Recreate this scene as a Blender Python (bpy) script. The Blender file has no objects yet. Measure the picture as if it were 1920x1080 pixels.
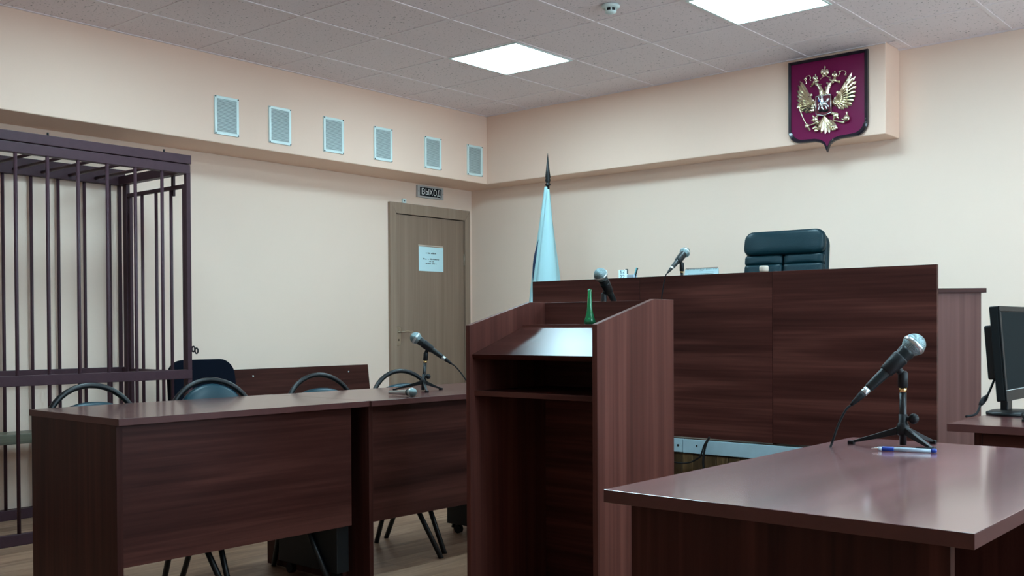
import bpy, bmesh, math, random
from mathutils import Vector, Matrix
random.seed(7)
PI = math.pi
S = bpy.context.scene
COL = S.collection

# ------------------------------------------------------------------ camera, world, exposure
RT = Vector((0.76052157, 0.64929227, -0.00514689))
UP = Vector((-0.00339184, 0.01189921, 0.99992345))
FW = Vector((-0.64930381, 0.76044589, -0.0112519))
cam_data = bpy.data.cameras.new('camera')
cam_data.sensor_width = 36.0
cam_data.lens = 36.0 * 1926.48 / 1920.0
cam_data.shift_y = 98.05 / 1920.0
cam_data.clip_start = 0.05
cam = bpy.data.objects.new('camera', cam_data)
COL.objects.link(cam)
m = Matrix((RT, UP, -FW)).transposed().to_4x4()
m.translation = Vector((5.34474, -3.10835, 1.11085))
cam.matrix_world = m
S.camera = cam

W = bpy.data.worlds.new('world')
S.world = W
W.use_nodes = True
W.node_tree.nodes['Background'].inputs['Color'].default_value = (0.60, 0.83, 1.0, 1)      # even overcast daylight outside the added windows
W.node_tree.nodes['Background'].inputs['Strength'].default_value = 10.0
LIGHT_STRENGTH = 31.0
LIGHT_COLOR = (0.56, 0.86, 1.0, 1)
S.view_settings.view_transform = 'Standard'
S.view_settings.look = 'None'
S.view_settings.exposure = 0.18
S.view_settings.gamma = 1.0
S.view_settings.use_curve_mapping = False


# ------------------------------------------------------------------ materials
def new_mat(name):
    mt = bpy.data.materials.new(name)
    mt.use_nodes = True
    nt = mt.node_tree
    return mt, nt, nt.nodes['Principled BSDF']


def plain(name, col, rough=0.5, metal=0.0, noise=0.0, nscale=20.0, bump=0.0, bscale=200.0, spec=0.5, coat=0.0, trans=0.0):
    mt, nt, b = new_mat(name)
    b.inputs['Base Color'].default_value = (*col, 1)
    b.inputs['Roughness'].default_value = rough
    b.inputs['Metallic'].default_value = metal
    b.inputs['Specular IOR Level'].default_value = spec
    b.inputs['Coat Weight'].default_value = coat
    b.inputs['Transmission Weight'].default_value = trans
    tc = nt.nodes.new('ShaderNodeTexCoord')
    if noise > 0:
        n = nt.nodes.new('ShaderNodeTexNoise')
        n.inputs['Scale'].default_value = nscale
        n.inputs['Detail'].default_value = 4
        nt.links.new(tc.outputs['Object'], n.inputs['Vector'])
        r = nt.nodes.new('ShaderNodeValToRGB')
        r.color_ramp.elements[0].position = 0.3
        r.color_ramp.elements[1].position = 0.7
        r.color_ramp.elements[0].color = (*[c * (1 - noise) for c in col], 1)
        r.color_ramp.elements[1].color = (*[min(1, c * (1 + noise)) for c in col], 1)
        nt.links.new(n.outputs['Fac'], r.inputs['Fac'])
        nt.links.new(r.outputs['Color'], b.inputs['Base Color'])
    if bump > 0:
        n = nt.nodes.new('ShaderNodeTexNoise')
        n.inputs['Scale'].default_value = bscale
        n.inputs['Detail'].default_value = 3
        nt.links.new(tc.outputs['Object'], n.inputs['Vector'])
        bp = nt.nodes.new('ShaderNodeBump')
        bp.inputs['Strength'].default_value = bump
        bp.inputs['Distance'].default_value = 0.002
        nt.links.new(n.outputs['Fac'], bp.inputs['Height'])
        nt.links.new(bp.outputs['Normal'], b.inputs['Normal'])
    return mt


def wood(name, axis, dark, mid, light, rough=0.3, band=7.0, fine=60.0, stretch=0.5, spec=0.5, var=0.0, finebump=0.0, coat=0.0):
    """laminate with grain along one local axis; every object gets its own piece of the pattern"""
    mt, nt, b = new_mat(name)
    N = nt.nodes.new
    L = nt.links.new
    tc = N('ShaderNodeTexCoord')
    oi = N('ShaderNodeObjectInfo')
    mul = N('ShaderNodeMath'); mul.operation = 'MULTIPLY'; mul.inputs[1].default_value = 17.0
    L(oi.outputs['Random'], mul.inputs[0])
    add = N('ShaderNodeVectorMath'); add.operation = 'ADD'
    L(tc.outputs['Object'], add.inputs[0])
    L(mul.outputs[0], add.inputs[1])

    def layer(across, along, detail, dist):
        mp = N('ShaderNodeMapping')
        sc = [across] * 3
        sc['xyz'.index(axis)] = along
        mp.inputs['Scale'].default_value = sc
        L(add.outputs[0], mp.inputs['Vector'])
        n = N('ShaderNodeTexNoise')
        n.inputs['Scale'].default_value = 1.0
        n.inputs['Detail'].default_value = detail
        n.inputs['Distortion'].default_value = dist
        L(mp.outputs[0], n.inputs['Vector'])
        return n
    n1 = layer(band, stretch, 3, 0.9)
    n2 = layer(fine, stretch * 3, 4, 0.3)
    mx = N('ShaderNodeMix'); mx.data_type = 'FLOAT'
    mx.inputs[0].default_value = 0.36
    L(n1.outputs['Fac'], mx.inputs[2]); L(n2.outputs['Fac'], mx.inputs[3])
    r = N('ShaderNodeValToRGB')
    e = r.color_ramp.elements
    e[0].position = 0.34; e[0].color = (*dark, 1)
    e[1].position = 0.66; e[1].color = (*light, 1)
    k = e.new(0.5); k.color = (*mid, 1)
    L(mx.outputs[0], r.inputs['Fac'])
    out = r.outputs['Color']
    if var > 0:
        hs = N('ShaderNodeHueSaturation')
        mr = N('ShaderNodeMapRange')
        mr.inputs['To Min'].default_value = 1 - var
        mr.inputs['To Max'].default_value = 1 + var
        L(oi.outputs['Random'], mr.inputs['Value'])
        L(mr.outputs[0], hs.inputs['Value'])
        L(out, hs.inputs['Color'])
        out = hs.outputs['Color']
    L(out, b.inputs['Base Color'])
    b.inputs['Roughness'].default_value = rough
    b.inputs['Specular IOR Level'].default_value = spec
    bp = N('ShaderNodeBump'); bp.inputs['Strength'].default_value = 0.05 + finebump; bp.inputs['Distance'].default_value = 0.001
    b.inputs['Coat Weight'].default_value = coat
    b.inputs['Coat Roughness'].default_value = 0.12
    L(n2.outputs['Fac'], bp.inputs['Height'])
    L(bp.outputs['Normal'], b.inputs['Normal'])
    return mt


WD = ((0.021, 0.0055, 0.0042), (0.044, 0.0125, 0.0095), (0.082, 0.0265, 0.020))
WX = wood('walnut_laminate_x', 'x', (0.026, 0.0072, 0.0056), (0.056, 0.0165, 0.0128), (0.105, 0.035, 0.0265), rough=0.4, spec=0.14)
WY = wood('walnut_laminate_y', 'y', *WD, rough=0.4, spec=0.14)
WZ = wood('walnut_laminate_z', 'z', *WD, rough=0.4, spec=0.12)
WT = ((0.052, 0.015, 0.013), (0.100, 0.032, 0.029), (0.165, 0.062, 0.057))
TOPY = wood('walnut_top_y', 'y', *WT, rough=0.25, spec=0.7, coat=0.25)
NEART = wood('walnut_near_top', 'y', (0.120, 0.037, 0.041), (0.200, 0.069, 0.076), (0.290, 0.112, 0.120), rough=0.26, spec=1.0, coat=0.8)  # wood paled and purpled: the wall's reflection partly put into the grain colours
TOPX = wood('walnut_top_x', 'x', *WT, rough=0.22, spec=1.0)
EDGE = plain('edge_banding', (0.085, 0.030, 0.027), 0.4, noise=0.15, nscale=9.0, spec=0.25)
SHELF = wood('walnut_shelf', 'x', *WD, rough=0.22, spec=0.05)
LZ = wood('walnut_side_z', 'z', (0.060, 0.0175, 0.0135), (0.092, 0.0285, 0.022), (0.140, 0.047, 0.036), spec=0.14, rough=0.42, band=11, stretch=0.3)
CABZ = wood('ash_brown_z', 'z', (0.110, 0.045, 0.036), (0.142, 0.060, 0.049), (0.178, 0.080, 0.067), spec=0.2, rough=0.45, band=12, stretch=0.3)
FLOORW = wood('floor_laminate', 'y', (0.19, 0.096, 0.056), (0.315, 0.176, 0.110), (0.45, 0.275, 0.182), rough=0.35, band=14, fine=70, stretch=1.2, var=0.12)
SLATW = wood('podium_lining', 'z', (0.020, 0.010, 0.004), (0.06, 0.034, 0.013), (0.14, 0.085, 0.038), rough=0.4, band=16, fine=60, stretch=3.0, var=0.3)
DOORW = wood('door_veneer', 'z', (0.225, 0.150, 0.105), (0.265, 0.178, 0.126), (0.305, 0.208, 0.150), rough=0.5, band=14, fine=90, stretch=0.5)
CASEW = wood('door_casing', 'z', (0.27, 0.185, 0.130), (0.31, 0.215, 0.155), (0.35, 0.250, 0.185), rough=0.5, band=14, fine=90, stretch=0.5)
GREENW = wood('green_bench_wood', 'y', (0.07, 0.068, 0.045), (0.12, 0.118, 0.085), (0.18, 0.175, 0.13), rough=0.4)

WALL = plain('wall_paint', (0.89, 0.685, 0.56), 0.75, bump=0.10, bscale=90, noise=0.015, nscale=1.3, spec=0.2)
SOFF = plain('soffit_warm_shade', (0.89, 0.64, 0.51), 0.75, bump=0.10, bscale=90, spec=0.2)  # redder than the walls: warm shade put into the colour
SLAB = plain('ceiling_slab', (0.3, 0.3, 0.3), 0.9)
TBAR = plain('ceiling_bar', (0.85, 0.76, 0.78), 0.6)
CAGE = plain('cage_paint', (0.056, 0.026, 0.034), 0.45, spec=0.2, noise=0.08, nscale=30)
BLACKP = plain('black_plastic', (0.005, 0.006, 0.007), 0.45, spec=0.3)
BLACKM = plain('black_metal', (0.005, 0.006, 0.007), 0.38, spec=0.4)
MICB = plain('mic_body', (0.006, 0.010, 0.011), 0.38, spec=0.35)
MICS = plain('mic_silver', (0.55, 0.6, 0.6), 0.28, metal=0.9)
RUBBER = plain('rubber', (0.006, 0.006, 0.007), 0.6, spec=0.25)
CHROME = plain('chrome', (0.75, 0.75, 0.74), 0.15, metal=1.0)
BRASS = plain('brass', (0.75, 0.52, 0.22), 0.25, metal=1.0)
STEEL = plain('brushed_steel', (0.48, 0.43, 0.36), 0.3, metal=1.0)
VINYL = plain('dark_green_leather', (0.002, 0.019, 0.026), 0.36, spec=0.25, bump=0.25, bscale=160)
TEALV = plain('teal_vinyl', (0.006, 0.034, 0.048), 0.4, spec=0.3, bump=0.1, bscale=160)
NAVY = plain('navy_fabric', (0.003, 0.005, 0.011), 0.95, spec=0.1, bump=0.3, bscale=500)
WHITEP = plain('white_plastic', (0.72, 0.86, 0.84), 0.35)  # white with the lamps' cyan cast mixed into the colour
GRILL = plain('vent_slat', (0.66, 0.74, 0.73), 0.4)
DARKV = plain('vent_dark', (0.22, 0.27, 0.28), 0.7)
PAPER = plain('paper', (0.62, 0.86, 0.90), 0.8)  # white sheet; cyan tint of the room light held in the base colour
INK = plain('ink', (0.05, 0.08, 0.09), 0.7)
FLAGW = plain('flag_white', (0.36, 0.58, 0.61), 0.65, bump=0.15, bscale=60)  # white cloth coloured with the cyan of the lighting
FLAGB = plain('flag_blue', (0.02, 0.05, 0.12), 0.65)
FLAGR = plain('flag_red', (0.12, 0.01, 0.02), 0.65)
GALV = plain('pale_blue_metal', (0.33, 0.47, 0.53), 0.45, noise=0.06, nscale=14)
MAROON = plain('maroon_field', (0.165, 0.003, 0.055), 0.35, spec=0.2)
EMBF = plain('emblem_frame', (0.010, 0.008, 0.016), 0.18)
GOLD = plain('pale_gold', (0.86, 0.80, 0.62), 0.2, metal=1.0)
SILVER = plain('silver', (0.82, 0.86, 0.88), 0.25, metal=1.0)
SHRED = plain('shield_red', (0.12, 0.005, 0.02), 0.3)
SIGNB = plain('sign_black', (0.004, 0.007, 0.010), 0.6, spec=0.1)
SIGNF = plain('sign_frame', (0.50, 0.50, 0.50), 0.45)
SIGNW = plain('sign_letters', (0.85, 0.88, 0.88), 0.6)
GREENG = plain('green_glass', (0.04, 0.60, 0.26), 0.05, trans=0.85, spec=0.6)
SCREEN = plain('monitor_screen', (0.008, 0.014, 0.016), 0.55, spec=0.02)
BEZEL = plain('monitor_bezel', (0.008, 0.010, 0.011), 0.45, spec=0.15)
PENBLUE = plain('pen_blue', (0.01, 0.05, 0.32), 0.35)
PENCLEAR = plain('pen_clear', (0.62, 0.78, 0.90), 0.12, trans=0.35)
CREAM = plain('cream_lacquer', (0.62, 0.52, 0.42), 0.4)
SKINP = plain('pen_orange', (0.6, 0.25, 0.10), 0.4)
TEALP = plain('pen_teal', (0.10, 0.45, 0.50), 0.4)
GREYBACK = plain('grey_back', (0.06, 0.06, 0.06), 0.7)

# microphone grille: woven steel ball
GRILLE, nt, b = new_mat('mic_grille')
b.inputs['Metallic'].default_value = 0.8
b.inputs['Roughness'].default_value = 0.42
tc = nt.nodes.new('ShaderNodeTexCoord')
vo = nt.nodes.new('ShaderNodeTexVoronoi'); vo.inputs['Scale'].default_value = 620.0
nt.links.new(tc.outputs['Object'], vo.inputs['Vector'])
cr = nt.nodes.new('ShaderNodeValToRGB')
cr.color_ramp.elements[0].color = (0.045, 0.065, 0.07, 1); cr.color_ramp.elements[0].position = 0.2
cr.color_ramp.elements[1].color = (0.27, 0.37, 0.38, 1); cr.color_ramp.elements[1].position = 0.6
nt.links.new(vo.outputs['Distance'], cr.inputs['Fac'])
nt.links.new(cr.outputs['Color'], b.inputs['Base Color'])
bp = nt.nodes.new('ShaderNodeBump'); bp.inputs['Strength'].default_value = 0.6; bp.inputs['Distance'].default_value = 0.001
nt.links.new(vo.outputs['Distance'], bp.inputs['Height']); nt.links.new(bp.outputs['Normal'], b.inputs['Normal'])

PANE, nt, b = new_mat('window_pane')
nt.nodes.remove(b)
t0 = nt.nodes.new('ShaderNodeBsdfTransparent'); g0 = nt.nodes.new('ShaderNodeBsdfGlossy'); g0.inputs['Roughness'].default_value = 0.02
mxs = nt.nodes.new('ShaderNodeMixShader'); mxs.inputs[0].default_value = 0.07
nt.links.new(t0.outputs[0], mxs.inputs[1]); nt.links.new(g0.outputs[0], mxs.inputs[2]); nt.links.new(mxs.outputs[0], nt.nodes['Material Output'].inputs['Surface'])

# mineral fibre ceiling tile with small pits
TILE, nt, b = new_mat('mineral_tile')
b.inputs['Roughness'].default_value = 0.9
b.inputs['Specular IOR Level'].default_value = 0.15
tc = nt.nodes.new('ShaderNodeTexCoord')
oi = nt.nodes.new('ShaderNodeObjectInfo')
ad = nt.nodes.new('ShaderNodeVectorMath'); ad.operation = 'ADD'
mu = nt.nodes.new('ShaderNodeMath'); mu.operation = 'MULTIPLY'; mu.inputs[1].default_value = 9.0
nt.links.new(oi.outputs['Random'], mu.inputs[0])
nt.links.new(tc.outputs['Object'], ad.inputs[0]); nt.links.new(mu.outputs[0], ad.inputs[1])
n1 = nt.nodes.new('ShaderNodeTexNoise'); n1.inputs['Scale'].default_value = 75; n1.inputs['Detail'].default_value = 3
nt.links.new(ad.outputs[0], n1.inputs['Vector'])
cr = nt.nodes.new('ShaderNodeValToRGB')
cr.color_ramp.elements[0].position = 0.30; cr.color_ramp.elements[0].color = (0.30, 0.27, 0.28, 1)
cr.color_ramp.elements[1].position = 0.37; cr.color_ramp.elements[1].color = (0.87, 0.77, 0.79, 1)
nt.links.new(n1.outputs['Fac'], cr.inputs['Fac'])
nt.links.new(cr.outputs['Color'], b.inputs['Base Color'])
bp = nt.nodes.new('ShaderNodeBump'); bp.inputs['Strength'].default_value = 0.35; bp.inputs['Distance'].default_value = 0.003
nt.links.new(n1.outputs['Fac'], bp.inputs['Height']); nt.links.new(bp.outputs['Normal'], b.inputs['Normal'])

# luminous panel
LAMP = bpy.data.materials.new('lit_diffuser')
LAMP.use_nodes = True
nt = LAMP.node_tree
nt.nodes.clear()
em = nt.nodes.new('ShaderNodeEmission')
em.inputs['Color'].default_value = LIGHT_COLOR
em.inputs['Strength'].default_value = LIGHT_STRENGTH
ou = nt.nodes.new('ShaderNodeOutputMaterial')
nt.links.new(em.outputs[0], ou.inputs['Surface'])


# ------------------------------------------------------------------ mesh helpers
class MB:
    def __init__(self):
        self.v = []; self.f = []; self.s = []

    def add(self, vs, fs, smooth=False, mat=None):
        o = len(self.v)
        for p in vs:
            p = Vector(p)
            if mat is not None:
                p = mat @ p
            self.v.append(p)
        for f in fs:
            self.f.append([i + o for i in f]); self.s.append(smooth)
        return self

    def box(self, a, c, mat=None):
        x0, y0, z0 = a; x1, y1, z1 = c
        vs = [(x0, y0, z0), (x1, y0, z0), (x1, y1, z0), (x0, y1, z0), (x0, y0, z1), (x1, y0, z1), (x1, y1, z1), (x0, y1, z1)]
        return self.add(vs, [(0, 3, 2, 1), (4, 5, 6, 7), (0, 1, 5, 4), (1, 2, 6, 5), (2, 3, 7, 6), (3, 0, 4, 7)], False, mat)

    def prism(self, pts, axis, lo, hi, mat=None):
        """closed outline (list of 2D points) extruded along an axis"""
        n = len(pts)

        def mk(p, h):
            if axis == 'x': return (h, p[0], p[1])
            if axis == 'y': return (p[0], h, p[1])
            return (p[0], p[1], h)
        vs = [mk(p, lo) for p in pts] + [mk(p, hi) for p in pts]
        fs = [list(range(n))[::-1], list(range(n, 2 * n))]
        fs += [(i, (i + 1) % n, n + (i + 1) % n, n + i) for i in range(n)]
        return self.add(vs, fs, False, mat)

    def tube(self, path, r, n=10, mat=None, caps=True):
        P = [Vector(p) for p in path]
        rs = r if isinstance(r, (list, tuple)) else [r] * len(P)
        d0 = (P[1] - P[0]).normalized()
        ref = Vector((0, 0, 1)) if abs(d0.z) < 0.9 else Vector((1, 0, 0))
        u = d0.cross(ref).normalized()
        vs = []
        for i, p in enumerate(P):
            if i == 0: d = P[1] - P[0]
            elif i == len(P) - 1: d = P[-1] - P[-2]
            else: d = (P[i + 1] - P[i]).normalized() + (P[i] - P[i - 1]).normalized()
            d.normalize()
            u = (u - d * u.dot(d)).normalized()
            w = d.cross(u)
            for k in range(n):
                a = 2 * PI * k / n
                vs.append(p + (u * math.cos(a) + w * math.sin(a)) * rs[i])
        fs = []
        for i in range(len(P) - 1):
            for k in range(n):
                fs.append((i * n + k, i * n + (k + 1) % n, (i + 1) * n + (k + 1) % n, (i + 1) * n + k))
        self.add(vs, fs, True, mat)
        if caps:
            o = len(self.v) - len(vs)
            self.f.append([o + k for k in range(n)][::-1]); self.s.append(False)
            self.f.append([o + (len(P) - 1) * n + k for k in range(n)]); self.s.append(False)
        return self

    def lathe(self, prof, n=20, mat=None, smooth=True):
        """profile [(radius, z)] turned about z"""
        vs = []; fs = []
        for r, z in prof:
            for k in range(n):
                a = 2 * PI * k / n
                vs.append((r * math.cos(a), r * math.sin(a), z))
        for i in range(len(prof) - 1):
            for k in range(n):
                fs.append((i * n + k, i * n + (k + 1) % n, (i + 1) * n + (k + 1) % n, (i + 1) * n + k))
        self.add(vs, fs, smooth, mat)
        o = len(self.v) - len(vs)
        if prof[0][0] > 1e-5: self.f.append([o + k for k in range(n)][::-1]); self.s.append(False)
        if prof[-1][0] > 1e-5: self.f.append([o + (len(prof) - 1) * n + k for k in range(n)]); self.s.append(False)
        return self

    def ball(self, c, rx, ry=None, rz=None, n=10, mat=None):
        ry = ry or rx; rz = rz or rx
        prof = [(math.sin(PI * i / n), -math.cos(PI * i / n)) for i in range(n + 1)]
        prof = [(max(r, 1e-6), z) for r, z in prof]
        M_ = Matrix.Translation(Vector(c)) @ Matrix.Diagonal((rx, ry, rz, 1))
        if mat is not None: M_ = mat @ M_
        return self.lathe(prof, n + 2, M_)

    def mesh(self, name):
        me = bpy.data.meshes.new(name)
        me.from_pydata([tuple(p) for p in self.v], [], self.f)
        me.polygons.foreach_set('use_smooth', self.s)
        me.validate()
        bm = bmesh.new(); bm.from_mesh(me)
        bmesh.ops.recalc_face_normals(bm, faces=bm.faces)
        bm.to_mesh(me); bm.free()
        return me

    def build(self, name, mat, parent=None, bevel=0.0, edge=None):
        me = self.mesh(name)
        me.materials.append(mat)
        if edge is not None:                      # edge banding on the vertical faces
            me.materials.append(edge)
            for p in me.polygons:
                if abs(p.normal.z) < 0.5: p.material_index = 1
        o = bpy.data.objects.new(name, me)
        COL.objects.link(o)
        if parent is not None: o.parent = parent
        if bevel > 0:
            md = o.modifiers.new('bevel', 'BEVEL'); md.width = bevel; md.segments = 2; md.limit_method = 'ANGLE'
        return o


def empty(name, loc=(0, 0, 0), rz=0.0):
    o = bpy.data.objects.new(name, None)
    o.empty_display_size = 0.1
    o.location = loc
    o.rotation_euler = (0, 0, rz)
    COL.objects.link(o)
    return o


def tag(o, label, cat, group=None):
    o['label'] = label; o['category'] = cat
    if group: o['group'] = group
    return o


def thing(name, label, cat, loc=(0, 0, 0), rz=0.0, group=None):
    return tag(empty(name, loc, rz), label, cat, group)


def struct(o):
    o['kind'] = 'structure'
    return o


def part_copy(src, parent, loc=(0, 0, 0), rot=None):
    c = src.copy(); COL.objects.link(c)
    c.parent = parent; c.location = loc
    if rot: c.rotation_euler = rot
    return c


def copy_thing(root, loc, rz, label, group=None):
    r = root.copy(); COL.objects.link(r)
    r.location = loc; r.rotation_euler = (0, 0, rz); r['label'] = label
    if group: r['group'] = group
    for ch in list(root.children):
        c = ch.copy(); COL.objects.link(c); c.parent = r
        for g in list(ch.children):
            d = g.copy(); COL.objects.link(d); d.parent = c
    return r


def text_mesh(name, body, size, depth, mat, parent, M_, sx=1.0, bold=0.0):
    cu = bpy.data.curves.new(name, 'FONT')
    cu.body = body; cu.size = size; cu.extrude = depth; cu.offset = bold
    cu.align_x = 'CENTER'; cu.align_y = 'CENTER'
    t = bpy.data.objects.new(name, cu); COL.objects.link(t)
    dg = bpy.context.evaluated_depsgraph_get()
    me = bpy.data.meshes.new_from_object(t.evaluated_get(dg))
    bpy.data.objects.remove(t)
    me.transform(M_ @ Matrix.Diagonal((sx, 1, 1, 1)))
    me.materials.clear(); me.materials.append(mat)
    o = bpy.data.objects.new(name, me); COL.objects.link(o); o.parent = parent
    return o


def smooth_path(pts, k=6):
    P = [Vector(p) for p in pts]
    P = [P[0] * 2 - P[1]] + P + [P[-1] * 2 - P[-2]]
    out = []
    for i in range(1, len(P) - 2):
        for j in range(k):
            t = j / k
            a, b_, c, d = P[i - 1], P[i], P[i + 1], P[i + 2]
            out.append(0.5 * ((2 * b_) + (c - a) * t + (2 * a - 5 * b_ + 4 * c - d) * t * t + (3 * b_ - a - 3 * c + d) * t ** 3))
    out.append(P[-2])
    return out


def basis(z_dir, x_hint=(0, 0, 1)):
    z = Vector(z_dir).normalized()
    x = Vector(x_hint); x = (x - z * x.dot(z)).normalized()
    y = z.cross(x)
    return Matrix((x, y, z)).transposed()


# ------------------------------------------------------------------ room shell
H = 2.90
XL, XR, YB, YF = -0.859, 6.9, -4.85, 3.612        # left wall, right wall, wall behind the camera, wall behind the bench
SX, SY, SZ, SE = -0.459, 3.374, H - 0.568, 2.922  # soffit faces, underside, end of the rear soffit

o = MB().box((XL - 0.1, YB - 0.1, -0.12), (XR + 0.1, YF + 0.1, -0.010)).build('floor', GREYBACK); struct(o)
floor = o
pw, pl, row = 0.195, 1.38, 0
plank_me = MB().box((0.0006, 0.0006, -0.010), (pw - 0.0006, pl - 0.0006, 0)).mesh('plank')
plank_me.materials.append(FLOORW)
x = XL
while x < XR - 0.01:
    off = [0, 0.46, 0.92][row % 3]
    y = YB - off
    while y < YF - 0.01:
        y0, y1 = max(y, YB), min(y + pl, YF); x1 = min(x + pw, XR)
        if y1 - y0 > 0.02:
            if y0 == y and y1 == y + pl and x1 == x + pw:
                p = bpy.data.objects.new('plank', plank_me); COL.objects.link(p); p.parent = floor; p.location = (x, y, 0)
            else:
                p = MB().box((0.0006, 0.0006, -0.010), (x1 - x - 0.0006, y1 - y0 - 0.0006, 0)).build('plank', FLOORW, floor); p.location = (x, y0, 0)
        y += pl
    x += pw; row += 1

struct(MB().box((XL - 0.1, YB - 0.1, -0.1), (XL, YF + 0.1, H + 0.1)).build('wall_left', WALL))
struct(MB().box((XL, YF, -0.1), (XR, YF + 0.1, H + 0.1)).build('wall_back', WALL))
wins = [(-1.5, 0.1), (0.8, 2.4)]        # added unseen windows in the right wall, daylight to brighten the room
WZ0, WZ1 = 0.85, 2.45
q = MB().box((XR, YB - 0.1, -0.1), (XR + 0.25, YF + 0.1, WZ0)).box((XR, YB - 0.1, WZ1), (XR + 0.25, YF + 0.1, H + 0.1))
ys = [YB - 0.1] + [v for w in wins for v in w] + [YF + 0.1]
for k in range(0, len(ys), 2):
    q.box((XR, ys[k], WZ0), (XR + 0.25, ys[k + 1], WZ1))
struct(q.build('wall_right', WALL))
for k, (a, c) in enumerate(wins):
    w_ = empty('window_%d' % (k + 1), (XR + 0.12, (a + c) / 2, WZ0)); struct(w_)
    hw, hh = (c - a) / 2, WZ1 - WZ0
    for p0, p1 in (((-0.03, -hw, 0), (0.03, hw, 0.06)), ((-0.03, -hw, hh - 0.06), (0.03, hw, hh)), ((-0.03, -hw, 0.06), (0.03, -hw + 0.06, hh - 0.06)), ((-0.03, hw - 0.06, 0.06), (0.03, hw, hh - 0.06)), ((-0.03, -0.04, 0.06), (0.03, 0.04, hh - 0.06))):
        MB().box(p0, p1).build('window_frame', WHITEP, w_, 0.003)
    for p0, p1 in ((-hw + 0.06, -0.04), (0.04, hw - 0.06)):
        MB().box((-0.003, p0, 0.06), (0.003, p1, hh - 0.06)).build('pane', PANE, w_)
    MB().box((-0.22, -hw - 0.05, -0.03), (0.03, hw + 0.05, 0.0)).build('window_sill', WHITEP, w_, 0.004)
    pd = bpy.data.lights.new('window_portal', 'AREA'); pd.shape = 'RECTANGLE'; pd.size = hh; pd.size_y = c - a; pd.cycles.is_portal = True
    po = bpy.data.objects.new('window_portal', pd); COL.objects.link(po); po.location = (XR + 0.28, (a + c) / 2, (WZ0 + WZ1) / 2); po.rotation_euler = (0, PI / 2, 0)
struct(MB().box((XL, YB - 0.1, -0.1), (XR, YB, H + 0.1)).build('wall_front', WALL))
struct(MB().box((XL, YB, SZ), (SX, YF, H + 0.05)).build('trim_1', SOFF, bevel=0.006))
struct(MB().box((SX, SY, SZ), (SE, YF, H + 0.05)).build('trim_2', SOFF, bevel=0.006))
struct(MB().box((XL, YB, 0), (XL + 0.014, 2.60, 0.06)).build('baseboard_left', WX))
struct(MB().box((XL, YF - 0.014, 0), (1.2, YF, 0.06)).build('baseboard_back', WX))

ceil = MB().box((XL, YB, H + 0.03), (XR, YF, H + 0.10)).build('ceiling', SLAB); struct(ceil)
lamps = [(i, j) for i in (1, 4, 7, 10) for j in (3, -1) if (i, j) != (10, 3)]
tile_me = MB().box((0.010, 0.010, 0.004), (0.590, 0.590, 0.022)).mesh('ceiling_tile'); tile_me.materials.append(TILE)
for i in range(-1, 12):
    for j in range(-9, 7):
        if (i, j) in lamps: continue
        x0, x1 = max(i * 0.6, SX), min(i * 0.6 + 0.6, XR)
        y0, y1 = max(j * 0.6, YB), min(j * 0.6 + 0.6, YF)
        if x1 <= x0 or y1 <= y0: continue
        if x0 < SE - 0.3 and y0 < SY < y1: y1 = SY
        if x0 < SE - 0.3 and y0 >= SY: continue
        if x1 - x0 > 0.59 and y1 - y0 > 0.59:
            p = bpy.data.objects.new('ceiling_tile', tile_me); COL.objects.link(p)
            p.parent = ceil; p.location = (i * 0.6, j * 0.6, H)
        else:
            p = MB().box((0.008, 0.008, 0.004), (x1 - x0 - 0.008, y1 - y0 - 0.008, 0.022)).build('ceiling_tile', TILE, ceil); p.location = (x0, y0, H)
p = MB().box((0.004, 0.008, 0.004), (3.0 - SE - 0.008, YF - SY - 0.008, 0.022)).build('ceiling_tile', TILE, ceil); p.location = (SE, SY, H)
for i in range(0, 12):
    yy = SY if i * 0.6 < SE else YF
    MB().box((i * 0.6 - 0.012, YB, H), (i * 0.6 + 0.012, yy, H + 0.006)).build('ceiling_bar', TBAR, ceil)
for j in range(-8, 7):
    MB().box((SX if j * 0.6 < SY else SE, j * 0.6 - 0.012, H + 0.0005), (XR, j * 0.6 + 0.012, H + 0.0065)).build('ceiling_bar', TBAR, ceil)
MB().box((SX, YB, H - 0.001), (SX + 0.016, SY, H + 0.006)).build('edge_angle', TBAR, ceil)
MB().box((SX, SY - 0.016, H - 0.001), (SE, SY, H + 0.006)).build('edge_angle', TBAR, ceil)
MB().box((SE, YF - 0.016, H - 0.001), (XR, YF, H + 0.006)).build('edge_angle', TBAR, ceil)

# square luminous ceiling panels
lab = {(1, 3): 'square lit ceiling panel above the gap between door and bench, left of the two visible',
       (4, 3): 'square lit ceiling panel nearer the wall emblem, cut by the top of the photo'}
for (i, j) in lamps:
    t = thing('ceiling_light', lab.get((i, j), 'square lit ceiling panel over the part of the courtroom out of view'), 'light', (i * 0.6 + 0.3, j * 0.6 + 0.3, H), 0, 'square ceiling light panels')
    f = MB()
    for a, c in (((-0.292, -0.292), (0.292, -0.278)), ((-0.292, 0.278), (0.292, 0.292)), ((-0.292, -0.278), (-0.278, 0.278)), ((0.278, -0.278), (0.292, 0.278))):
        f.box((a[0], a[1], -0.004), (c[0], c[1], 0.02))
    f.build('frame', WHITEP, t)
    MB().box((-0.278, -0.278, 0.000), (0.278, 0.278, 0.012)).build('diffuser', LAMP, t)

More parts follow.
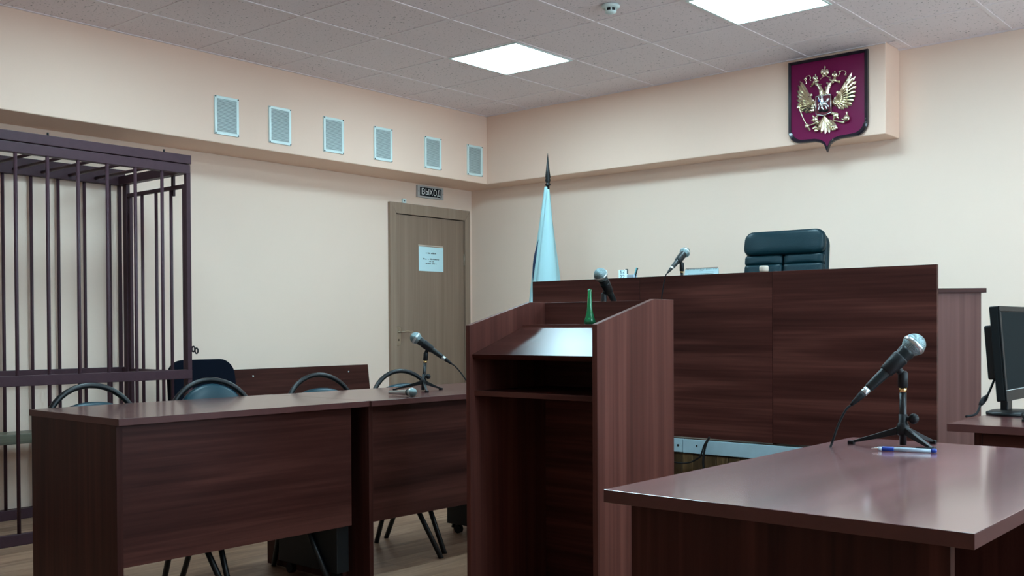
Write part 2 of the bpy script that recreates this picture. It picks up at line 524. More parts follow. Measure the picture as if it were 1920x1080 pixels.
# smoke detector
t = thing('smoke_detector', 'round white smoke detector on the ceiling between the two lights', 'detector', (2.057, 1.598, H))
MB().lathe([(0.050, 0.0), (0.052, -0.010), (0.046, -0.016), (0.030, -0.018)][::-1], 28).build('base', WHITEP, t)
MB().lathe([(0.0290, -0.036), (0.0290, -0.016)], 24).build('sensing_chamber', BLACKP, t)
q = MB()
for k in range(6):
    a = 2 * PI * k / 6 + 0.2
    q.box((0.028, -0.0035, -0.037), (0.0325, 0.0035, -0.015), Matrix.Rotation(a, 4, 'Z'))
q.build('ribs', WHITEP, t)['kind'] = 'stuff'
MB().lathe([(0.001, -0.048), (0.016, -0.047), (0.031, -0.040), (0.0325, -0.034), (0.030, -0.033)], 24).build('cap', WHITEP, t)

# ------------------------------------------------------------------ door in the left wall, sign, notice, sensor
D0, D1, DI0, DI1, DT, DIT = 2.608, 3.563, 2.678, 3.500, H - 0.749, H - 0.838
door = empty('door_1', (XL, 0, 0)); struct(door)
MB().prism([(D0, 0), (DI0, 0), (DI0, DIT), (D0, DT)], 'x', 0, 0.028).build('casing', CASEW, door, 0.002)
MB().prism([(DI1, 0), (D1, 0), (D1, DT), (DI1, DIT)], 'x', 0, 0.028).build('casing', CASEW, door, 0.002)
MB().prism([(D0, DT), (DI0, DIT), (DI1, DIT), (D1, DT)], 'x', 0, 0.028).build('casing', CASEW, door, 0.002)
MB().box((0.0, DI0 + 0.005, 0.012), (0.012, DI1 - 0.005, DIT - 0.006)).build('door_leaf', DOORW, door, 0.0015)
MB().box((0.0, DI0, 0.0), (0.003, DI1, DIT)).build('rebate', BLACKP, door)
h = MB().prism([(2.7055 + 0.024 * math.cos(a), 1.055 + (0.062 if math.sin(a) > 0 else -0.062) + 0.018 * math.sin(a)) for a in [2 * PI * k / 20 + 0.01 for k in range(20)]], 'x', 0.012, 0.018).build('handle_plate', STEEL, door, 0.001)
MB().tube(smooth_path([(0.016, 2.7055, 1.090), (0.045, 2.7055, 1.090), (0.056, 2.718, 1.090), (0.056, 2.77, 1.094), (0.054, 2.80, 1.088), (0.055, 2.83, 1.090)]), 0.008, 10).build('lever', STEEL, h)
MB().box((0.018, 2.702, 1.015), (0.020, 2.709, 1.032)).build('keyhole', BLACKP, h)
for z in (1.72, 0.35):
    MB().tube([(0.014, DI1 - 0.003, z - 0.05), (0.014, DI1 - 0.003, z + 0.05)], 0.007, 10).build('hinge', STEEL, door)

t = thing('exit_sign', 'black exit sign with pale Cyrillic letters above the door', 'sign', (XL, 3.082, H - 0.632))
MB().box((0, -0.153, -0.050), (0.022, 0.153, 0.050)).build('frame', SIGNF, t, 0.002)
MB().box((0.022, -0.128, -0.036), (0.0235, 0.128, 0.036)).build('panel', SIGNB, t)
# condensed block letters drawn as strokes: V, Y, KH, O, D of the Cyrillic alphabet
GLY = [
    [[(0, 0), (0, 1), (0.55, 1), (0.8, 0.86), (0.8, 0.66), (0.55, 0.53), (0, 0.53)], [(0.55, 0.53), (0.85, 0.38), (0.85, 0.15), (0.6, 0), (0, 0)]],
    [[(0, 1), (0, 0), (0.36, 0), (0.58, 0.14), (0.58, 0.42), (0.36, 0.55), (0, 0.55)], [(0.95, 0), (0.95, 1)]],
    [[(0, 0), (0.85, 1)], [(0, 1), (0.85, 0)]],
    [[(0.2, 0), (0, 0.2), (0, 0.8), (0.2, 1), (0.62, 1), (0.82, 0.8), (0.82, 0.2), (0.62, 0), (0.2, 0)]],
    [[(-0.06, -0.16), (-0.06, 0), (0.9, 0), (0.9, -0.16)], [(0.1, 0), (0.26, 1), (0.74, 1), (0.74, 0)]]]
q = MB()
gw, gh, sw, gx = 0.035, 0.046, 0.0033, -0.106
for gl in GLY:
    for st in gl:
        for (u0, v0), (u1, v1) in zip(st, st[1:]):
            a = Vector((gx + u0 * gw, (v0 - 0.5) * gh + 0.002)); c = Vector((gx + u1 * gw, (v1 - 0.5) * gh + 0.002))
            d = (c - a).normalized(); nn = Vector((-d.y, d.x)) * sw; a = a - d * sw; c = c + d * sw
            q.prism([tuple(a + nn), tuple(a - nn), tuple(c - nn), tuple(c + nn)], 'x', 0.0234, 0.0243 + len(q.v) * 1e-5)
    gx += 0.0465
q.build('lettering', SIGNW, t)
for s in (-0.143, 0.146):
    MB().tube([(0.022, s, 0), (0.024, s, 0)], 0.004, 8).build('screw', BLACKP, t)

t = thing('door_sensor', 'small white sensor box on top of the door frame', 'sensor', (XL, 2.782, 2.172))
MB().box((0, -0.020, -0.018), (0.016, 0.020, 0.018)).build('housing', WHITEP, t, 0.002)
MB().box((0.016, -0.005, -0.005), (0.017, 0.005, 0.006)).build('indicator', INK, t)

t = thing('paper_notice', 'pale printed paper notice stuck on the door', 'notice', (XL + 0.0125, 3.090, 1.709))
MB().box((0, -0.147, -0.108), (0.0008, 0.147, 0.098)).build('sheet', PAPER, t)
MB().box((0, -0.150, 0.103), (0.0008, 0.147, 0.112)).build('top_strip', CREAM, t)
q = MB()
random.seed(3)
for zc, w, hgt in ((0.046, 0.060, 0.014), (-0.004, 0.096, 0.012), (-0.024, 0.034, 0.010), (-0.042, 0.066, 0.012)):
    yy = -w
    while yy < w:
        ww = random.uniform(0.004, 0.010)
        hh = hgt * random.uniform(0.7, 1.0)
        if random.random() > 0.12:
            q.box((0.0008, yy, zc - hh / 2), (0.0012, min(yy + ww, w), zc - hh / 2 + hh * random.uniform(0.55, 1)))
        yy += ww + 0.0025
o = q.build('print', INK, t); o['kind'] = 'stuff'

# ------------------------------------------------------------------ six ventilation grilles on the left soffit
vy = [(0.724, 0.906), (1.149, 1.332), (1.618, 1.805), (2.099, 2.285), (2.632, 2.818), (3.125, 3.309)]
ordn = ['first ventilation grille from the cage end, above the empty wall', 'second ventilation grille from the cage end of the soffit', 'third ventilation grille from the cage end of the soffit',
        'fourth ventilation grille from the cage end, left of the exit sign', 'fifth ventilation grille from the cage end, right above the exit sign', 'last ventilation grille, next to the soffit corner beyond the door']
vent = None
for n_, ((a, c), l) in enumerate(zip(vy, ordn)):
    loc = (SX, (a + c) / 2, 2.512)
    l = 'white louvred ' + l
    if vent is None:
        vent = thing('vent_grille', l, 'vent', loc, 0, 'ventilation grilles in a row on the soffit')
        w, hh, b_ = 0.092, 0.125, 0.018
        f = MB()
        f.box((0, -w, -hh), (0.010, w, -hh + b_)).box((0, -w, hh - b_), (0.010, w, hh)).box((0, -w, -hh + b_), (0.010, -w + b_, hh - b_)).box((0, w - b_, -hh + b_), (0.010, w, hh - b_))
        f.build('frame', WHITEP, vent, 0.0015)
        MB().box((0, -w + b_, -hh + b_), (0.002, w - b_, hh - b_)).build('backing', DARKV, vent)
        q = MB()
        for k in range(24):
            z = -hh + b_ + (k + 0.5) * (2 * hh - 2 * b_) / 24
            q.add([(0.002, -w + b_, z + 0.004), (0.002, w - b_, z + 0.004), (0.009, w - b_, z - 0.0028), (0.009, -w + b_, z - 0.0028), (0.002, -w + b_, z + 0.0015), (0.002, w - b_, z + 0.0015), (0.009, w - b_, z - 0.0045), (0.009, -w + b_, z - 0.0045)],
                  [(0, 1, 2, 3), (3, 2, 6, 7), (4, 7, 6, 5), (0, 4, 5, 1), (0, 3, 7, 4), (1, 5, 6, 2)])
        o = q.build('louvre_slats', GRILL, vent); o['kind'] = 'stuff'
        for sy in (-1, 1):
            for sz in (-1, 1):
                MB().tube([(0.010, sy * (w - 0.006), sz * (hh - 0.006)), (0.013, sy * (w - 0.006), sz * (hh - 0.006))], 0.0045, 8).build('screw', BLACKP, vent)
    else:
        copy_thing(vent, loc, 0, l)

# ------------------------------------------------------------------ barred dock (cage) along the left wall
CX0, CX1, CY0, CY1, CT = -0.835, -0.05, -2.12, 0.29, 2.145
cage = thing('barred_dock', 'dark purple barred metal dock with roof bars against the wall', 'cage', (0, 0, 0))
rail = lambda a, c, nm='rail': MB().box(a, c).build(nm, CAGE, cage, 0.003)
rail((CX1 - 0.04, CY0, CT - 0.052), (CX1 + 0.004, CY1 + 0.004, CT), 'top_beam')
rail((CX1 - 0.04, CY0, CT - 0.110), (CX1, CY1, CT - 0.056), 'top_beam')
rail((CX0, CY0, CT - 0.110), (CX0 + 0.04, CY1, CT - 0.01), 'top_beam')
rail((CX0 + 0.04, CY1 - 0.05, CT - 0.108), (CX1 - 0.04, CY1, CT - 0.056), 'top_beam')
rail((CX0 + 0.04, CY0, CT - 0.108), (CX1 - 0.04, CY0 + 0.05, CT - 0.056), 'top_beam')
rail((CX1 - 0.03, CY0, 0.825), (CX1 + 0.002, CY1, 0.880), 'mid_rail')
rail((CX0, CY0, 0.825), (CX0 + 0.03, CY1, 0.880), 'mid_rail')
rail((CX0 + 0.03, CY1 - 0.03, 0.825), (-0.76, CY1, 0.880), 'mid_rail')
rail((CX1 - 0.03, CY0, 0.0), (CX1 + 0.004, CY1, 0.060), 'bottom_rail')
rail((CX0, CY0, 0.0), (CX0 + 0.03, CY1, 0.060), 'bottom_rail')
rail((CX0 + 0.03, CY1 - 0.03, 0.0), (CX1 - 0.03, CY1, 0.050), 'bottom_rail')
for px, py in ((CX1 - 0.015, CY1 - 0.013), (CX0 + 0.013, CY1 - 0.028), (CX1 - 0.015, CY0 + 0.013), (CX0 + 0.013, CY0 + 0.013)):
    hw = 0.014 if px > -0.5 else 0.010
    MB().box((px - hw, py - hw, 0.05), (px + hw, py + hw, CT - 0.10)).build('corner_post', CAGE, cage, 0.002)
bar0 = None


def bar(px, py, z0=0.055, z1=CT - 0.105):
    global bar0
    if bar0 is None:
        bar0 = MB().tube([(0, 0, z0), (0, 0, z1)], 0.0098, 10).build('bar', CAGE, cage)
        bar0.location = (px, py, 0)
    else:
        part_copy(bar0, cage, (px, py, 0))


k = 0
y = CY1 - 0.013 - 0.167
while y > CY0 + 0.05:
    bar(CX1 - 0.012, y); y -= 0.167
y = CY1 - 0.095
while y > CY0 + 0.05:
    bar(CX0 + 0.013, y); y -= 0.165
y = CY1 - 0.20
while y > CY0 + 0.05:
    MB().tube([(CX0 + 0.03, y, CT - 0.082), (CX1 - 0.035, y, CT - 0.082)], 0.0098, 8).build('roof_bar', CAGE, cage); y -= 0.167
# end face with the barred door
MB().box((-0.786, CY1 - 0.026, 0.05), (-0.742, CY1, CT - 0.10)).build('door_post', CAGE, cage, 0.002)
dr = MB()
dr.box((-0.735, CY1 - 0.024, 1.955), (-0.085, CY1, 1.978)).box((-0.735, CY1 - 0.024, 0.075), (-0.085, CY1, 0.10))
dr.box((-0.727, CY1 - 0.020, 0.10), (-0.709, CY1, 1.955)).box((-0.108, CY1 - 0.024, 0.10), (-0.085, CY1, 1.955))
dr.box((-0.712, CY1 - 0.024, 0.830), (-0.108, CY1, 0.872))
dr = dr.build('cage_door', CAGE, cage, 0.002)
for bx in (-0.575, -0.412, -0.245):
    MB().tube([(bx, CY1 - 0.012, 0.09), (bx, CY1 - 0.012, 1.96)], 0.0098, 10).build('door_bar', CAGE, dr)
for z in (1.80, 0.35):
    MB().box((-0.760, CY1 - 0.004, z - 0.06), (-0.730, CY1 + 0.008, z + 0.06)).build('hinge', CAGE, dr)
MB().box((-0.245, CY1 - 0.01, 1.92), (-0.222, CY1 + 0.004, 2.04)).build('latch_plate', CAGE, cage)
for k, (cx_, cz_) in enumerate(((0.012, 1.000), (0.020, 0.990))):
    ring = [(CX1 + 0.004 + 0.016 * math.cos(a) + k * 0.014, CY1 + 0.006 + k * 0.012, cz_ + 0.016 * math.sin(a)) for a in [2 * PI * q / 14 for q in range(15)]]
    MB().tube(ring, 0.0045, 8).build('padlock_eye', BLACKM, cage)
for yb in (-0.55, 0.13):
    MB().tube([(CX1 - 0.02, yb, CT), (CX1 - 0.02, yb, CT + 0.018)], 0.006, 8).build('roof_bolt', BLACKM, cage)

# bench inside the dock
t = thing('dock_bench', 'worn greenish wooden bench behind the bars of the dock', 'bench', (-0.62, -1.0, 0))
MB().box((-0.16, -1.08, 0.468), (0.03, 1.08, 0.525)).build('seat', GREENW, t, 0.004)
for yy in (-1.0, 1.0):
    MB().box((-0.15, yy - 0.03, 0), (0.0, yy + 0.03, 0.468)).build('leg', GREENW, t)

# ------------------------------------------------------------------ wall bench with a high wooden back
t = thing('wall_bench', 'brown wooden bench with a tall plain backrest along the left wall', 'bench', (-0.60, 1.50, 0))
M_ = Matrix.Translation((0, 0, 0.42)) @ Matrix.Rotation(math.radians(-7), 4, 'Y')
br = MB().box((-0.022, -0.70, 0.0), (0.0, 0.70, 0.425), M_).build('backrest', WY, t, 0.002)
for yy in (-0.36, 0.50):
    MB().tube([M_ @ Vector((0.0, yy, 0.375)), M_ @ Vector((0.003, yy, 0.375))], 0.0055, 10).build('screw_cap', WHITEP, br)
MB().box((0.01, -0.70, 0.42), (0.40, 0.70, 0.445)).build('seat', WY, t, 0.002)
for yy in (-0.66, 0.66):
    MB().box((0.0, yy - 0.012, 0), (0.36, yy + 0.012, 0.42)).build('side_panel', WZ, t, 0.002)

# ------------------------------------------------------------------ navy upholstered chair beside the dock
t = thing('visitor_chair', 'dark navy upholstered chair between the dock and the wall bench', 'chair', (0.0, 0.545, 0), 0)


def rounded(w, h_, r, n=6, taper=0.0):
    pts = []
    for cx_, cz_, a0 in ((w - r, h_ - r, 0), (-w + r, h_ - r, PI / 2), (-w + r, r, PI), (w - r, r, 1.5 * PI)):
        for k in range(n + 1):
            a = a0 + PI / 2 * k / n
            px, pz = cx_ + r * math.cos(a), cz_ + r * math.sin(a)
            pts.append((px * (1 + taper * (1 - pz / h_)), pz))
    return pts


BM = Matrix.Translation((-0.30, 0, 0.47)) @ Matrix.Rotation(math.radians(-8), 4, 'Y')
MB().prism(rounded(0.232, 0.46, 0.10, 7, 0.05), 'x', -0.025, 0.025, BM).build('backrest', NAVY, t, 0.012)
MB().prism(rounded(0.235, 0.44, 0.07), 'z', 0.41, 0.47, Matrix.Translation((0.20, 0, 0)) @ Matrix.Rotation(PI / 2, 4, 'Z')).build('seat', NAVY, t, 0.015)
for sy in (-1, 1):
    MB().tube(smooth_path([(0.20, sy * 0.25, 0.01), (0.14, sy * 0.25, 0.40), (-0.10, sy * 0.25, 0.40), (-0.26, sy * 0.25, 0.01)], 6), 0.011, 8).build('leg', BLACKM, t)
for sy in (-0.16, 0.16):
    MB().tube(smooth_path([(0.0, sy, 0.40), (-0.26, sy, 0.41), (-0.318, sy, 0.50), (-0.345, sy, 0.72)], 5), 0.011, 8).build('back_frame', BLACKM, t)

# ------------------------------------------------------------------ two long desks in a row with chairs and floor units
RZ = math.radians(-0.9)


def desk(label, loc, rz, length, right_recess):
    """local: front-left corner of the top at the origin, depth along -x, length along +y"""
    d = thing('long_desk', label, 'table', loc, rz, 'brown desks standing end to end')
    T, D = 0.80, 0.718
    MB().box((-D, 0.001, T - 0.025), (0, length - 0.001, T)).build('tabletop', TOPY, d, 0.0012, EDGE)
    MB().box((-D + 0.012, 0.006, 0), (-0.028, 0.030, T - 0.025)).build('side_panel', WZ, d, 0.001)
    r = 0.02 if not right_recess else 0.10
    MB().box((-D + 0.03, length - 0.052, 0), (-0.028 - r, length - 0.030, T - 0.025)).build('side_panel', WZ, d, 0.001)
    MB().box((-0.054, 0.031, 0.262), (-0.038, length - 0.053 - (0.02 if right_recess else 0), T - 0.026)).build('modesty_panel', WY, d, 0.001)
    return d


desk('long brown desk nearest the dock, nothing lying on its top', (1.948, -1.264, 0), RZ, 1.155, True)
desk('long brown desk behind the lectern, carrying microphones', (1.978, -0.108, 0), RZ, 1.36, False)

# floor units on castors under the desks
def floor_unit(label, loc, dims):
    w, dp, hh = dims
    u = thing('floor_cabinet', label, 'cabinet', loc, RZ)
    MB().box((0, 0, 0.055), (w, dp, hh)).build('body', BLACKP, u, 0.003)
    for cx_ in (0.05, w - 0.05):
        for cy_ in ((0.04, dp - 0.04) if dp > 0.15 else (dp / 2,)):
            MB().tube([(cx_, cy_ - 0.012, 0.0245), (cx_, cy_ + 0.012, 0.0245)], 0.024, 12).tube([(cx_, cy_, 0.024), (cx_, cy_, 0.056)], 0.007, 8).build('caster', RUBBER, u)
    return u


floor_unit('black floor unit on castors under the desk nearest the dock', (1.475, -0.232, 0), (0.42, 0.066, 0.40))
floor_unit('black floor unit on castors behind the lectern under the desk', (1.445, 0.905, 0), (0.42, 0.22, 0.42))


def hoop_chair(label, hx, hy, rz, pad_dz):
    """local: facing +x, hoop top above the origin"""
    t = thing('hoop_chair', label, 'chair', (hx, hy, 0), rz, 'hoop-backed chairs behind the desks')
    R_, top = 0.212, 0.878
    tilt = math.radians(-11)
    HM = Matrix.Translation((0.0, 0, top)) @ Matrix.Rotation(tilt, 4, 'Y')
    # hoop of tube running down into the rear uprights
    pts = []
    for k in range(25):
        a = math.radians(-25 + 230 * k / 24)
        pts.append(HM @ Vector((0, R_ * math.cos(a), -R_ + R_ * math.sin(a))))
    hp = pts
    low_r = [hp[0].lerp(Vector((0.17, 0.17, 0.43)), f) for f in (1.0, 0.5)]
    low_l = [hp[-1].lerp(Vector((0.17, -0.17, 0.43)), f) for f in (0.5, 1.0)]
    MB().tube(low_r + hp + low_l, 0.0125, 10).build('back_hoop', BLACKM, t)
    # padded back inside the hoop
    pad = MB()
    rr = 0.176
    ring = []
    for k in range(32):
        a = 2 * PI * k / 32
        y_, z_ = rr * math.cos(a), rr * math.sin(a)
        if pad_dz < 0 and z_ > 0: z_ *= 0.92 - 0.06 * math.cos(3 * math.atan2(y_, z_))  # dipping top edge
        ring.append((y_, z_))
    vs, fs = [], []
    lay = [(-0.020, 0.80), (-0.028, 0.94), (-0.010, 1.0), (0.012, 1.0), (0.030, 0.90), (0.036, 0.55)]
    for dx, s in lay:
        for y_, z_ in ring:
            vs.append((dx, y_ * s, -R_ + z_ * s + pad_dz))
    n = 32
    for i in range(len(lay) - 1):
        for k in range(n): fs.append((i * n + k, i * n + (k + 1) % n, (i + 1) * n + (k + 1) % n, (i + 1) * n + k))
    fs.append(tuple(range(n))); fs.append(tuple(range((len(lay) - 1) * n, len(lay) * n)))
    pad.add(vs, fs, True, HM).build('backrest', TEALV, t)
    MB().prism(rounded(0.205, 0.40, 0.13, 7), 'z', 0.43, 0.485, Matrix.Translation((0.58, 0, 0)) @ Matrix.Rotation(PI / 2, 4, 'Z')).build('seat', TEALV, t, 0.018)
    for sy in (-1, 1):
        MB().tube([(0.40, sy * 0.19, 0.43), (0.19, sy * 0.225, 0.0)], 0.0125, 10).build('leg', BLACKM, t)
        MB().tube([(0.40, sy * 0.19, 0.43), (0.71, sy * 0.225, 0.0)], 0.0125, 10).build('leg', BLACKM, t)
        MB().tube([(0.17, sy * 0.18, 0.425), (0.56, sy * 0.18, 0.425)], 0.011, 8).build('seat_rail', BLACKM, t)
    return t


cr_ = math.radians(-9)
hoop_chair('hoop-backed chair beside the dock bars, at the end of the near desk', 1.12, -0.945, 0.0, -0.012)
hoop_chair('hoop-backed chair with its teal pad filling the hoop', 1.13, -0.362, cr_, 0.016)
hoop_chair('hoop-backed chair in front of the wall bench, black hoop and low pad', 1.13, 0.280, math.radians(-5), -0.010)
hoop_chair('hoop-backed chair in front of the door beside the desk microphone', 1.13, 0.860, cr_, -0.012)


# ------------------------------------------------------------------ microphones and small tripod stands
def mic_body(label, head, axis, cord=None, body_mat=None, silver_band=True, tail=True):
    """head centre and direction from tail to head; local z runs tail to head"""
    body_mat = body_mat or MICB
    t = thing('microphone', label, 'microphone')
    R3 = basis(axis, (0, 0, 1))
    t.matrix_world = Matrix.Translation(Vector(head)) @ R3.to_4x4()
    prof = [(max(1e-6, 0.0290 * math.cos(a)), 0.0290 * math.sin(a) * 1.02) for a in [math.radians(-42 + 132 * k / 12) for k in range(13)]]
    prof = [(0.0185, -0.026)] + prof
    MB().lathe(prof, 26).build('grille', GRILLE, t)
    MB().lathe([(0.0278, -0.0070), (0.0300, -0.0055), (0.0305, -0.001), (0.0300, 0.003), (0.0278, 0.0045)], 26).build('grille_band', MICS, t)
    MB().lathe([(0.0110, -0.163), (0.0120, -0.160), (0.0142, -0.110), (0.0172, -0.062), (0.0196, -0.040), (0.0212, -0.030), (0.0212, -0.0225), (0.0195, -0.021)], 22).build('handle', body_mat, t)
    if tail:
        MB().lathe([(0.0095, -0.181), (0.0100, -0.179), (0.0100, -0.162)], 16).build('plug_collar', MICS, t)
        MB().lathe([(0.0035, -0.226), (0.0055, -0.219), (0.0092, -0.190), (0.0092, -0.180)], 16).build('plug_boot', RUBBER, t)
    if cord:
        inv = t.matrix_world.inverted()
        P = [Vector((0, 0, -0.222)), Vector((0, 0, -0.245))] + [inv @ Vector(p) for p in cord]
        MB().tube(smooth_path(P, 6), 0.0032, 8).build('cord', RUBBER, t)
    return t


def tripod(label, base, clip_dir, rz, clip_at, feet=((-0.125, -0.030), (0.092, -0.055), (0.040, 0.110)), lean=(0, 0), heights=(0.045, 0.062, 0.084, 0.141, 0.153, 0.196)):
    """local z up; base on the surface; clip_at = point on the microphone axis (world)"""
    t = thing('microphone_stand', label, 'microphone stand', base, rz)
    hub, col0, col1, ring0, ring1, stem = heights
    lx, ly = lean
    P = lambda z: Vector((lx * z, ly * z, z))
    MB().tube([P(0.004), P(ring0)], 0.0088, 14).build('pole', BLACKM, t)
    MB().tube([P(ring0), P(ring1)], 0.0092, 14).build('thread_ring', BRASS, t)
    MB().tube([P(hub - 0.016), P(hub - 0.010), P(hub + 0.006), P(col0), P(col0 + 0.001), P(col1)], [0.012, 0.0165, 0.0165, 0.012, 0.0108, 0.0108], 16).build('hub', BLACKP, t)
    kn = MB().ball(P(0.073) + Vector((0.026, 0.004, 0)), 0.0135, 0.0125, 0.0135, 10)
    kn.tube([P(0.073), P(0.073) + Vector((0.02, 0.003, 0))], 0.006, 8)
    kn.build('knob', BLACKP, t)
    for fx, fy in feet:
        d = Vector((fx, fy, 0)); L = d.length; d.normalize(); s = Vector((-d.y, d.x, 0))
        a = P(hub) + d * 0.012; e = d * L
        vs = []
        for p, w, top, bot in ((a, 0.0065, 0.006, -0.014), (a.lerp(Vector((e.x, e.y, 0.006)), 0.5), 0.006, 0.004, -0.009), (Vector((e.x, e.y, 0.0075)), 0.005, 0.002, -0.004)):
            vs += [p + s * w + Vector((0, 0, top)), p - s * w + Vector((0, 0, top)), p - s * w + Vector((0, 0, bot)), p + s * w + Vector((0, 0, bot))]
        fs = [(0, 1, 2, 3), (8, 11, 10, 9)]
        for i in (0, 4):
            for k in range(4): fs.append((i + k, i + (k + 1) % 4, i + 4 + (k + 1) % 4, i + 4 + k))
        lg = MB().add(vs, fs).build('leg', BLACKP, t, 0.0015)
        MB().box((e.x - 0.008, e.y - 0.008, 0.0), (e.x + 0.008, e.y + 0.008, 0.010)).build('foot', RUBBER, lg, 0.002)
    # stem of the clip and the clip itself
    cl = MB().tube([P(ring1), P(ring1 + 0.002), P(stem - 0.006), P(stem)], [0.0105, 0.0125, 0.0125, 0.009], 14)
    inv = (Matrix.Translation(Vector(base)) @ Matrix.Rotation(rz, 4, 'Z')).inverted()
    ax = (inv.to_3x3() @ Vector(clip_dir)).normalized()
    c = inv @ Vector(clip_at)
    cl.tube([P(stem - 0.01), c - (c - P(stem)) * 0.3], 0.0095, 10)
    R3 = Matrix.Translation(c) @ basis(ax, (0, 0, 1)).to_4x4()
    cl.lathe([(0.0165, -0.026), (0.0180, -0.024), (0.0218, 0.026), (0.0210, 0.029)], 18, R3)
    cl.build('clip', BLACKP, t)
    return t


UPV = Vector((0, 0, 1)); RTH = Vector((0.76052, 0.6493, 0)); FWH = Vector((-0.6493, 0.7605, 0))
# near desk microphone
ax = RTH * 0.723 + UPV * 0.69; hd = Vector((4.409, -0.410, 1.064))
tail = hd - ax * 0.245
mic_body('large grey-headed microphone tilted on the nearest desk, above the blue pen', hd, ax,
         cord=[tail + RTH * -0.020 + UPV * -0.040, tail + RTH * -0.034 + UPV * -0.080, tail + RTH * -0.050 + FWH * 0.02 + UPV * -0.140, tail + RTH * -0.03 + FWH * 0.28 + UPV * -0.30, tail + RTH * 0.1 + FWH * 0.30 + UPV * -0.55])
tripod('black tripod holding the microphone on the nearest desk', (4.386, -0.425, 0.80), ax, 0.0, hd - ax * 0.076)
# left desk microphone
ax = RTH * -0.807 + UPV * 0.59; hd = Vector((1.620, 0.509, 1.067))
tail = hd - ax * 0.245
mic_body('black microphone on the left desks, pointing away from the lectern', hd, ax,
         cord=[tail + RTH * 0.03 + UPV * -0.035, tail + RTH * 0.09 + FWH * -0.02 + UPV * -0.115, tail + RTH * 0.16 + FWH * -0.02 + UPV * -0.165, tail + RTH * 0.25 + UPV * -0.1775])
tripod('black tripod on the left desks in front of the door', (1.640, 0.535, 0.80), ax, 0.0, hd - ax * 0.076,
       feet=((-0.140, -0.060), (0.115, -0.085), (0.010, 0.120)), lean=(0.075, 0.06))
# silver microphone lying on the desk
t = mic_body('silver-handled microphone lying flat on the left desks', (1.925, 0.185, 0.8205), Vector((0.995, -0.06, 0.045)), body_mat=MICS, tail=False)
t.scale = (0.70, 0.70, 0.98)
MB().lathe([(0.0216, -0.031), (0.0219, -0.024), (0.0206, -0.0205)], 22).build('neck_ring', BLACKP, t)

# ------------------------------------------------------------------ lectern
LX0, LX1, LY0, LY1 = 2.561, 3.200, -0.130, 0.385
lec = thing('lectern', 'tall walnut lectern with an open back and sloped reading shelf', 'lectern', (2.88, 0.127, 0))
O = Vector((2.88, 0.127, 0))
side = [(LY0 - O.y, 0), (LY1 - O.y, 0), (LY1 - O.y, 1.222), (0.245 - O.y, 1.222), (LY0 - O.y, 1.125)]
MB().prism(side, 'x', LX1 - 0.022 - O.x, LX1 - O.x).build('side_panel', LZ, lec, 0.0012)
MB().prism(side, 'x', LX0 - O.x, LX0 + 0.022 - O.x).build('side_panel', LZ, lec, 0.0012)
a, c = LX0 + 0.022 - O.x, LX1 - 0.022 - O.x
MB().box((a, 0.345 - O.y, 0.02), (c, 0.367 - O.y, 1.221)).build('back_panel', WX, lec, 0.001)
f0, f1 = (-0.118 - O.y, 1.010), (0.195 - O.y, 1.118)
dv = (Vector(f1) - Vector(f0)).normalized(); nv = Vector((dv.y, -dv.x)) * 0.020
MB().prism([f0, f1, tuple(Vector(f1) + nv), tuple(Vector(f0) + nv)], 'x', a, c).build('reading_shelf', SHELF, lec, 0.0008)
MB().box((a, 0.195 - O.y, 1.106), (c, 0.345 - O.y, 1.127)).build('top_ledge', WX, lec, 0.0008)
MB().box((a, -0.105 - O.y, 0.846), (c, 0.345 - O.y, 0.866)).build('lower_shelf', WX, lec, 0.0008)
MB().box((2.68 - O.x, 0.367 - O.y, 1.05), (2.95 - O.x, LY1 + 0.16 - O.y, 1.072)).build('microphone_bracket', WX, lec, 0.001)

ax = (RTH * -0.41 + UPV * 0.675 - FWH * 0.61).normalized(); hd = Vector((2.834, 0.405, 1.3345))
mic_body('grey-headed microphone rising behind the top of the lectern', hd, ax)
tripod('black stand half hidden behind the lectern top', (2.808, 0.465, 1.072), ax, 0.0, hd - ax * 0.076,
       feet=((-0.075, -0.055), (0.085, -0.05), (0.02, 0.055)), heights=(0.03, 0.042, 0.055, 0.085, 0.095, 0.190))

# green vase on the ledge
t = thing('bud_vase', 'slim green glass bud vase with a rounded foot on the lectern ledge', 'vase', (2.872, 0.275, 1.127))
MB().lathe([(0.0001, 0.0), (0.021, 0.0), (0.0245, 0.006), (0.0235, 0.015), (0.0185, 0.028), (0.0140, 0.045), (0.0108, 0.068), (0.0090, 0.100), (0.0076, 0.130), (0.0080, 0.143), (0.0058, 0.143), (0.0054, 0.130), (0.0075, 0.068), (0.0108, 0.043), (0.0150, 0.026), (0.018, 0.012), (0.0001, 0.010)], 22).build('glass_body', GREENG, t)
MB().lathe([(0.0001, 0.0125), (0.0095, 0.013), (0.0075, 0.022), (0.0001, 0.027)], 14).build('glass_pebble', SILVER, t)

# ------------------------------------------------------------------ podium with lining boards and cable trunk
PY, PZ = 1.752, 0.510
pod = thing('podium', 'raised podium under the bench faced with varnished vertical lining boards', 'podium', (0, 0, 0))
MB().box((1.15, PY + 0.012, 0), (4.3, YF - 0.002, PZ)).build('deck', SLATW, pod)
sl = MB().prism([(0.0008, 0.0035), (0.004, 0.0), (0.066, 0.0), (0.0692, 0.0035), (0.0692, 0.012), (0.0008, 0.012)], 'z', 0.0, 0.425).mesh('lining_board')
sl.materials.append(SLATW)
x = 1.15
while x < 4.25:
    p = bpy.data.objects.new('lining_board', sl); COL.objects.link(p); p.parent = pod; p.location = (x, PY, 0)
    x += 0.070
MB().box((1.15, PY - 0.014, 0.434), (2.42, PY + 0.012, 0.506)).build('edge_strip', GALV, pod, 0.003)
MB().box((2.423, PY - 0.012, 0.432), (4.25, PY + 0.012, 0.506)).build('edge_strip', GALV, pod, 0.003)
